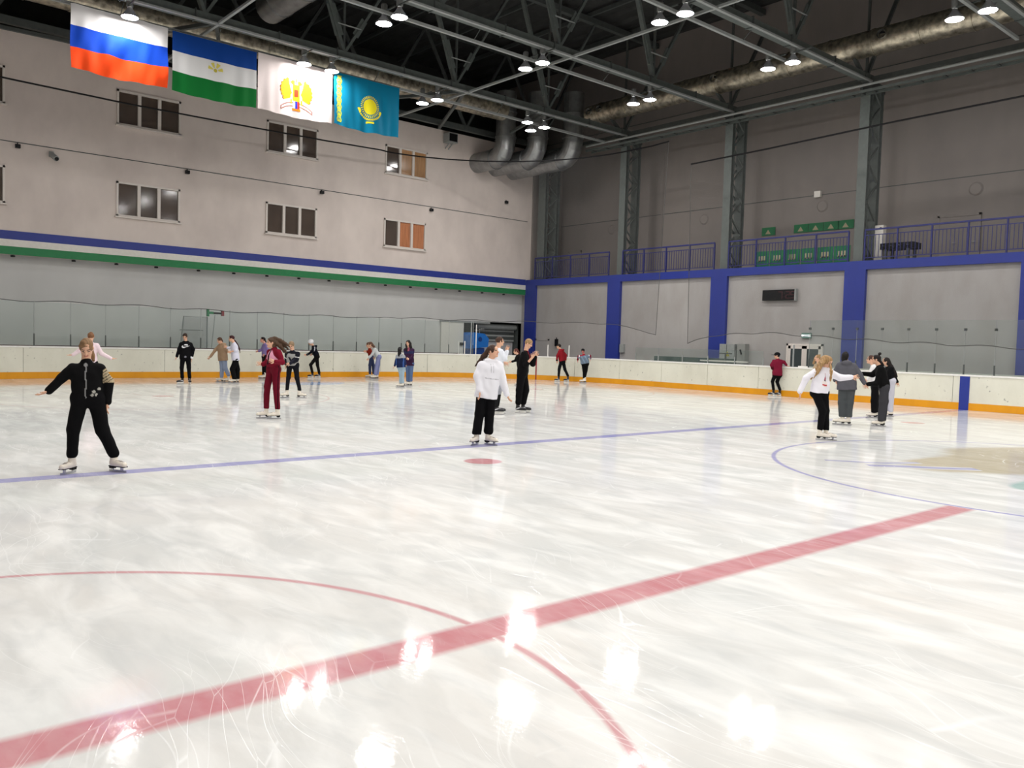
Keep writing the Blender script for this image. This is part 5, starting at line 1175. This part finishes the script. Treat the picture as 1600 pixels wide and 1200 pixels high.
PEOPLE=[
{'n':'p1','b':[2.983,7.335],'az':1.3304,'hf':-95,'hp':-38,'tf':-90,'s1':[-1.0,-0.0],'H':[-0.02,0.0,1.538],'N':[-0.026,0,1.365],'P':[-0.003,0.0,0.923],'a1':[[-0.289,-0.0,1.166],[-0.419,-0.0,1.018],[-0.547,-0.0,0.948]],'l1':[[-0.156,-0.0,0.545],[-0.176,-0.0,0.222],-125],'a2':[[0.23,0.0,1.13],[0.217,0.0,0.882],[0.204,0.0,0.746]],'l2':[[0.162,0.0,0.523],[0.293,0.0,0.213],-50],'hair':[[[0.023,0.12,1.497,0.045],[0.051,0.12,1.442,0.035],[0.059,0.1,1.387,0.02]]]},
{'n':'p2','b':[6.181,20.226],'az':1.3289,'hf':90,'hp':0,'tf':90,'s1':[-1.0,0.0],'H':[0.024,0.0,1.597],'N':[0.01,0,1.444],'P':[0.012,0.0,0.885],'a1':[[-0.246,0.0,1.218],[-0.395,0.0,1.114],[-0.469,0.0,1.096]],'l1':[[-0.017,0.0,0.476],[-0.016,0.0,0.187],90],'a2':[[0.269,-0.0,1.161],[0.501,-0.0,1.029],[0.625,-0.0,1.014]],'l2':[[0.044,-0.0,0.477],[0.045,-0.0,0.187],90],'hair':[[[0.024,-0.04,1.673,0.05],[0.024,-0.04,1.69,0.05]]]},
{'n':'p3','b':[10.552,25.516],'az':1.2332,'hf':-100,'hp':-30,'tf':-95,'s1':[-0.996,0.087],'H':[-0.032,0.0,1.643],'N':[-0.005,0,1.467],'P':[-0.019,0.0,0.912],'a1':[[-0.228,0.015,1.195],[-0.291,0.015,0.956],[-0.321,0.015,0.861]],'l1':[[-0.129,0.008,0.576],[-0.114,0.009,0.221],-150],'a2':[[0.238,-0.015,1.207],[0.19,-0.015,0.916],[0.159,-0.015,0.738]],'l2':[[0.098,-0.008,0.581],[0.122,-0.009,0.225],-80]},
{'n':'p4','b':[12.245,26.483],'az':1.1941,'hf':-150,'hp':-20,'tf':-140,'s1':[-0.643,0.766],'H':[-0.122,0.0,1.532],'N':[-0.054,0,1.404],'P':[-0.003,0.0,0.851],'a1':[[-0.292,0.13,1.149],[-0.435,0.13,0.94],[-0.5,0.13,0.861]],'l1':[[-0.035,0.069,0.517],[-0.04,0.077,0.185],180],'a2':[[0.109,-0.13,1.187],[0.161,-0.13,1.129],[0.21,-0.13,1.119]],'l2':[[0.077,-0.069,0.525],[0.198,-0.077,0.267],190],'hair':[[[-0.062,0.05,1.533,0.06],[-0.032,0.06,1.44,0.04]]]},
{'n':'p5','b':[12.442,25.809],'az':1.1807,'hf':180,'hp':-10,'tf':-170,'s1':[0.174,-0.985],'H':[-0.148,0.0,1.617],'N':[-0.064,0,1.468],'P':[0.001,0.0,0.86],'a1':[[-0.014,-0.167,1.193],[-0.141,-0.167,1.151],[-0.244,-0.167,1.139]],'l1':[[-0.105,-0.089,0.504],[-0.035,-0.098,0.18],180],'a2':[[-0.165,0.167,1.282],[-0.275,0.167,1.279],[-0.32,0.167,1.296]],'l2':[[0.067,0.089,0.5],[0.065,0.098,0.171],180],'hair':[[[-0.052,0.02,1.562,0.04],[0.06,0.03,1.413,0.035],[0.129,0.03,1.252,0.03],[0.153,0.03,1.112,0.02]]]},
{'n':'p6','b':[14.708,28.498],'az':1.1504,'hf':180,'hp':0,'tf':-160,'s1':[-0.342,0.94],'H':[-0.035,0.0,1.586],'N':[0.055,0,1.433],'P':[0.062,0.0,0.913],'a1':[[-0.054,0.16,1.193],[-0.173,0.16,1.12],[-0.24,0.16,1.111]],'l1':[[-0.0,0.085,0.544],[0.01,0.094,0.178],180],'a2':[[0.176,-0.16,1.134],[0.085,-0.16,1.029],[0.036,-0.16,0.994]],'l2':[[0.085,-0.085,0.552],[0.072,-0.094,0.188],180],'hair':[[[0.04,0.02,1.588,0.04],[0.091,0.02,1.499,0.03]]]},
{'n':'p7','b':[7.926,12.882],'az':1.1406,'hf':-165,'hp':-3,'tf':-145,'s1':[-0.574,0.819],'H':[-0.023,0.0,1.611],'N':[0.037,0,1.491],'P':[0.03,0.0,1.063],'a1':[[-0.09,0.139,1.206],[-0.187,0.139,1.142],[-0.288,0.139,1.161]],'l1':[[-0.095,0.074,0.676],[-0.108,0.082,0.225],-165],'a2':[[0.203,-0.227,1.21],[0.06,-0.359,1.224],[-0.043,-0.392,1.253]],'l2':[[0.088,-0.074,0.66],[0.118,-0.082,0.226],-170],'hair':[[[0.041,0.03,1.674,0.07],[0.133,0.03,1.636,0.065],[0.226,0.04,1.57,0.05],[0.32,0.04,1.491,0.02]],[[0.041,0.0,1.701,0.06],[0.159,0.0,1.664,0.055],[0.265,0.0,1.599,0.04],[0.371,0.0,1.52,0.015]],[[0.068,-0.03,1.607,0.06],[0.16,-0.03,1.542,0.055],[0.254,-0.02,1.449,0.035],[0.294,-0.02,1.396,0.015]],[[0.081,0.05,1.648,0.05],[0.188,0.04,1.515,0.045],[0.242,0.03,1.407,0.02]]]},
{'n':'p8','b':[11.083,18.386],'az':1.1174,'hf':-110,'hp':-35,'tf':-105,'s1':[-0.966,0.259],'H':[-0.053,-0.13,1.506],'N':[-0.021,-0.1,1.342],'P':[-0.015,0.0,0.946],'a1':[[-0.184,0.044,1.112],[-0.192,0.044,0.96],[-0.199,0.044,0.813]],'l1':[[-0.121,0.023,0.576],[-0.158,0.026,0.226],-150],'a2':[[0.106,-0.124,1.123],[-0.068,-0.244,1.002],[-0.176,-0.274,0.97]],'l2':[[0.115,-0.023,0.583],[0.192,-0.026,0.225],-20]},
{'n':'p9','b':[17.284,29.01],'az':1.0925,'hf':180,'hp':-20,'tf':-170,'s1':[0.174,-0.985],'H':[-0.195,0.0,1.526],'N':[-0.096,0,1.364],'P':[0.065,0.0,0.927],'a1':[[-0.166,-0.167,1.117],[-0.337,-0.167,1.003],[-0.462,-0.167,0.981]],'l1':[[-0.189,-0.089,0.565],[-0.111,-0.098,0.218],180],'a2':[[0.035,0.167,1.116],[-0.099,0.167,1.03],[-0.232,0.167,0.971]],'l2':[[0.098,0.089,0.566],[0.177,0.098,0.207],180]},
{'n':'p10','b':[19.842,28.583],'az':1.0274,'hf':180,'hp':-10,'tf':180,'s1':[-0.0,-1.0],'H':[-0.171,0.0,1.478],'N':[-0.126,0,1.322],'P':[-0.025,0.0,0.939],'a1':[[-0.122,-0.17,1.139],[-0.207,-0.17,1.194],[-0.305,-0.17,1.191]],'l1':[[-0.083,-0.09,0.597],[-0.074,-0.1,0.197],180],'a2':[[-0.151,0.17,1.133],[-0.237,0.17,1.188],[-0.336,0.17,1.185]],'l2':[[0.059,0.09,0.566],[0.081,0.1,0.193],180],'hair':[[[-0.13,0,1.536,0.05],[-0.099,0,1.394,0.045]]]},
{'n':'p11','b':[19.693,27.932],'az':1.0218,'hf':-165,'hp':-20,'tf':-165,'s1':[0.259,-0.966],'H':[-0.292,0.0,1.508],'N':[-0.167,0,1.371],'P':[0.077,0.0,0.975],'a1':[[-0.194,-0.164,1.097],[-0.343,-0.164,0.925],[-0.428,-0.164,0.808]],'l1':[[0.001,-0.087,0.623],[-0.046,-0.097,0.201],180],'a2':[[-0.093,0.164,1.122],[-0.077,0.164,0.987],[-0.1,0.164,0.924]],'l2':[[0.065,0.087,0.62],[0.032,0.097,0.194],180],'hair':[[[-0.255,-0.02,1.571,0.06],[-0.141,-0.06,1.434,0.06],[-0.041,-0.1,1.283,0.045]]]},
{'n':'p12','b':[17.28,22.227],'az':0.9924,'hf':70,'hp':0,'tf':80,'s1':[-0.985,0.174],'H':[-0.078,0.0,1.383],'N':[-0.06,0,1.206],'P':[-0.016,0.0,0.734],'a1':[[-0.209,0.03,0.965],[-0.264,0.03,0.786],[-0.312,0.03,0.643]],'l1':[[-0.034,0.016,0.449],[-0.027,0.017,0.165],180],'a2':[[0.083,-0.03,0.998],[0.133,-0.03,0.869],[0.154,-0.03,0.763]],'l2':[[0.037,-0.016,0.452],[0.043,-0.017,0.168],180],'hair':[[[-0.089,-0.08,1.372,0.09],[-0.098,-0.1,1.254,0.08],[-0.108,-0.1,1.171,0.05]]]},
{'n':'p13','b':[18.111,22.968],'az':0.9834,'hf':-105,'hp':-5,'tf':-110,'s1':[-0.94,0.342],'H':[-0.081,0.0,1.623],'N':[-0.038,0,1.453],'P':[-0.007,0.0,0.854],'a1':[[-0.129,-0.022,1.169],[-0.024,-0.142,1.077],[0.071,-0.172,1.117]],'l1':[[-0.053,0.031,0.521],[-0.041,0.034,0.189],-170],'a2':[[0.107,-0.138,1.154],[0.001,-0.258,1.031],[-0.096,-0.288,1.054]],'l2':[[0.056,-0.031,0.526],[0.052,-0.034,0.194],180],'hair':[[[-0.0,0,1.613,0.08],[0.041,-0.03,1.394,0.075],[0.071,-0.07,1.151,0.06]],[[-0.138,-0.02,1.585,0.05],[-0.129,-0.1,1.415,0.045],[-0.115,-0.12,1.318,0.03]],[[-0.051,0.05,1.685,0.09],[0.016,0.1,1.441,0.1],[0.045,0.12,1.221,0.08]]]},
{'n':'p14','b':[9.18,7.218],'az':0.8924,'hf':-35,'hp':6,'tf':-75,'s1':[-0.966,-0.259],'H':[0.114,0.0,1.602],'N':[0.08,0,1.443],'P':[0.019,0.0,0.912],'a1':[[-0.135,-0.084,1.173],[-0.098,-0.144,0.939],[-0.092,-0.159,0.821]],'l1':[[-0.086,-0.023,0.538],[-0.131,-0.026,0.198],-115],'a2':[[0.28,0.044,1.147],[0.365,0.044,0.875],[0.436,0.044,0.739]],'l2':[[0.083,0.023,0.55],[0.07,0.026,0.23],-40],'hair':[[[0.054,0.06,1.622,0.055],[-0.02,0.1,1.521,0.045],[-0.105,0.12,1.419,0.035],[-0.158,0.13,1.34,0.015]],[[0.042,0.03,1.644,0.045],[-0.063,0.05,1.509,0.04],[-0.132,0.06,1.409,0.03],[-0.185,0.06,1.341,0.015]]]},
{'n':'p15','b':[13.312,11.878],'az':0.8781,'hf':15,'hp':0,'tf':25,'s1':[-0.423,0.906],'H':[0.028,0.0,1.783],'N':[-0.006,0,1.618],'P':[-0.013,0.0,1.022],'a1':[[-0.012,0.154,1.317],[0.137,0.154,1.274],[0.241,0.154,1.237]],'l1':[[0.038,0.082,0.595],[0.002,0.091,0.198],0],'a2':[[0.156,-0.154,1.367],[0.206,-0.154,1.539],[0.232,-0.154,1.688]],'l2':[[-0.032,-0.082,0.602],[-0.037,-0.091,0.211],0]},
{'n':'p16','b':[14.16,11.927],'az':0.8486,'hf':-15,'hp':-28,'tf':-15,'s1':[-0.259,-0.966],'H':[0.133,0.0,1.756],'N':[0.074,0,1.57],'P':[-0.007,0.0,0.955],'a1':[[0.076,-0.228,1.221],[0.221,-0.324,1.394],[0.281,-0.348,1.5]],'l1':[[-0.065,-0.087,0.586],[-0.088,-0.097,0.247],-15],'a2':[[0.255,0.124,1.225],[0.312,0.064,1.418],[0.332,0.049,1.593]],'l2':[[0.097,0.087,0.565],[0.041,0.097,0.237],-20]},
{'n':'p17','b':[22.802,21.965],'az':0.853,'hf':180,'hp':-10,'tf':-160,'s1':[-0.342,0.94],'H':[-0.139,0.0,1.415],'N':[-0.051,0,1.273],'P':[0.055,0.0,0.791],'a1':[[-0.15,0.16,1.044],[-0.28,0.16,0.993],[-0.39,0.16,0.958]],'l1':[[0.012,0.085,0.497],[0.047,0.094,0.181],180],'a2':[[0.127,-0.16,1.033],[0.104,-0.16,0.927],[0.105,-0.16,0.875]],'l2':[[0.09,-0.085,0.506],[0.126,-0.094,0.192],180],'hair':[[[-0.068,0,1.417,0.06],[-0.012,0,1.288,0.05]]]},
{'n':'p18','b':[27.709,24.389],'az':0.7997,'hf':165,'hp':0,'tf':150,'s1':[-0.5,-0.866],'H':[-0.263,0.0,1.658],'N':[-0.159,0,1.501],'P':[-0.082,0.0,0.977],'a1':[[-0.314,-0.147,1.213],[-0.326,-0.147,1.003],[-0.303,-0.147,0.853]],'l1':[[-0.213,-0.078,0.569],[-0.224,-0.087,0.253],-165],'a2':[[0.08,0.147,1.251],[0.087,0.147,1.04],[0.061,0.147,0.918]],'l2':[[0.056,0.078,0.588],[0.211,0.087,0.275],-165]},
{'n':'p19','b':[28.205,23.487],'az':0.7745,'hf':-100,'hp':-45,'tf':-95,'s1':[-0.996,0.087],'H':[-0.114,0.0,1.474],'N':[-0.079,0,1.296],'P':[-0.0,0.0,0.896],'a1':[[-0.302,0.015,1.215],[-0.348,0.015,1.064],[-0.33,0.015,0.975]],'l1':[[-0.048,0.008,0.551],[-0.028,0.009,0.223],-165],'a2':[[0.211,-0.015,1.261],[0.244,-0.015,1.143],[0.231,-0.015,1.083]],'l2':[[0.07,-0.008,0.57],[0.022,-0.009,0.24],-165]},
{'n':'p20','b':[28.902,13.839],'az':0.5537,'hf':175,'hp':0,'tf':115,'s1':[-0.906,-0.423],'H':[-0.055,0.0,1.561],'N':[-0.026,0,1.434],'P':[-0.016,0.0,0.82],'a1':[[-0.245,-0.072,1.194],[-0.207,-0.072,1.06],[-0.151,-0.072,1.063]],'l1':[[-0.177,-0.038,0.568],[-0.128,-0.042,0.25],180],'a2':[[0.213,0.072,1.324],[0.302,0.072,1.212],[0.336,0.072,1.188]],'l2':[[-0.012,0.038,0.56],[0.102,0.042,0.257],180]},
{'n':'p21','b':[15.83,4.663],'az':0.5012,'hf':-25,'hp':-35,'tf':-65,'s1':[-0.906,-0.423],'H':[-0.004,0.0,1.56],'N':[-0.076,0,1.43],'P':[-0.12,0.0,0.942],'a1':[[-0.384,-0.092,1.222],[-0.486,-0.122,0.95],[-0.477,-0.129,0.841]],'l1':[[-0.05,-0.038,0.59],[-0.076,-0.042,0.224],-12],'a2':[[0.243,0.072,1.25],[0.454,0.072,1.272],[0.536,0.072,1.285]],'l2':[[0.004,0.038,0.588],[0.038,0.042,0.211],-12],'hair':[[[-0.072,0.0,1.615,0.08],[-0.149,-0.05,1.486,0.06],[-0.226,-0.1,1.331,0.045],[-0.292,-0.12,1.214,0.025]],[[-0.037,-0.03,1.642,0.07],[-0.102,-0.12,1.514,0.05],[-0.177,-0.18,1.335,0.035],[-0.244,-0.2,1.231,0.015]],[[0.053,-0.1,1.494,0.035],[0.081,-0.18,1.383,0.035],[0.075,-0.2,1.257,0.03],[0.066,-0.2,1.181,0.015]],[[-0.011,0.05,1.591,0.08],[-0.055,0.06,1.5,0.08]]]},
{'n':'p22','b':[27.527,11.331],'az':0.5085,'hf':-150,'hp':0,'tf':-150,'s1':[-0.5,0.866],'H':[-0.104,0.0,1.536],'N':[-0.081,0,1.358],'P':[-0.015,0.0,0.81],'a1':[[-0.197,0.147,1.092],[-0.104,0.147,0.914],[-0.017,0.147,0.85]],'l1':[[-0.043,0.078,0.49],[-0.03,0.087,0.197],90],'a2':[[0.098,-0.147,1.109],[0.064,-0.147,0.929],[0.046,-0.147,0.861]],'l2':[[0.041,-0.078,0.5],[0.054,-0.087,0.21],90],'hair':[[[-0.04,0.0,1.617,0.045],[-0.03,0.0,1.64,0.04]],[[-0.173,0,1.523,0.06],[-0.228,0,1.341,0.05]]]},
{'n':'p23','b':[19.616,6.192],'az':0.4793,'hf':100,'hp':-5,'tf':92,'s1':[-0.999,-0.035],'H':[-0.082,0.0,1.662],'N':[-0.047,0,1.524],'P':[-0.013,0.0,0.919],'a1':[[-0.289,-0.006,1.266],[-0.281,-0.006,1.079],[-0.233,-0.006,0.987]],'l1':[[-0.097,-0.003,0.541],[-0.082,-0.003,0.214],180],'a2':[[0.26,0.006,1.236],[0.383,0.006,1.038],[0.425,0.006,0.955]],'l2':[[0.062,0.003,0.549],[0.055,0.003,0.222],-170],'hair':[[[-0.095,-0.02,1.631,0.1],[-0.085,-0.03,1.554,0.09]]]},
{'n':'p24','b':[22.585,6.923],'az':0.4503,'hf':180,'hp':0,'tf':-175,'s1':[0.087,-0.996],'H':[-0.165,0.0,1.584],'N':[-0.099,0,1.446],'P':[-0.024,0.0,0.873],'a1':[[-0.148,-0.169,1.152],[-0.208,-0.169,1.062],[-0.27,-0.169,1.025]],'l1':[[-0.022,-0.09,0.476],[-0.008,-0.1,0.181],180],'a2':[[-0.021,0.169,1.149],[-0.045,0.169,0.954],[-0.074,0.169,0.883]],'l2':[[0.01,0.09,0.469],[0.024,0.1,0.17],180],'hair':[[[-0.13,0,1.602,0.05],[-0.102,0.0,1.516,0.045]]]},
{'n':'p25','b':[20.124,5.55],'az':0.4428,'hf':180,'hp':-5,'tf':-170,'s1':[0.174,-0.985],'H':[-0.188,0.0,1.607],'N':[-0.118,0,1.471],'P':[0.019,0.0,0.952],'a1':[[-0.146,-0.167,1.05],[-0.329,-0.167,1.019],[-0.438,-0.167,0.936]],'l1':[[0.001,-0.089,0.601],[-0.015,-0.098,0.169],180],'a2':[[-0.256,0.167,1.245],[-0.467,0.167,1.252],[-0.546,0.167,1.225]],'l2':[[0.042,0.089,0.609],[0.021,0.098,0.157],180],'hair':[[[-0.117,0.0,1.756,0.05],[-0.11,0.0,1.756,0.05]],[[-0.131,0.0,1.594,0.06],[-0.071,0.02,1.519,0.05],[-0.026,0.02,1.474,0.035]]]},
{'n':'p26','b':[23.658,6.995],'az':0.4347,'hf':-170,'hp':-5,'tf':-160,'s1':[-0.342,0.94],'H':[-0.175,0.0,1.536],'N':[-0.102,0,1.413],'P':[-0.022,0.0,0.993],'a1':[[0.053,0.16,1.145],[0.138,0.16,0.977],[0.172,0.16,0.861]],'l1':[[-0.033,0.085,0.528],[-0.032,0.094,0.146],-170],'a2':[[-0.126,-0.16,1.127],[-0.15,-0.16,0.947],[-0.161,-0.16,0.838]],'l2':[[0.008,-0.085,0.538],[0.017,-0.094,0.161],-170],'hair':[[[-0.129,0.0,1.538,0.09],[-0.041,0.0,1.397,0.08],[0.048,-0.02,1.257,0.07],[0.111,-0.02,1.134,0.05]]]}]

for D in PEOPLE:
    sp = SPEC[D['n']]; d = math.hypot(D['b'][0]-CX, D['b'][1]-CY)
    if 'h' not in sp: sp['h'] = .011 if d < 28 else .0125
    if 'hc' not in sp: sp['hc'] = .012 if d < 26 else .015
    build_person(D, sp)
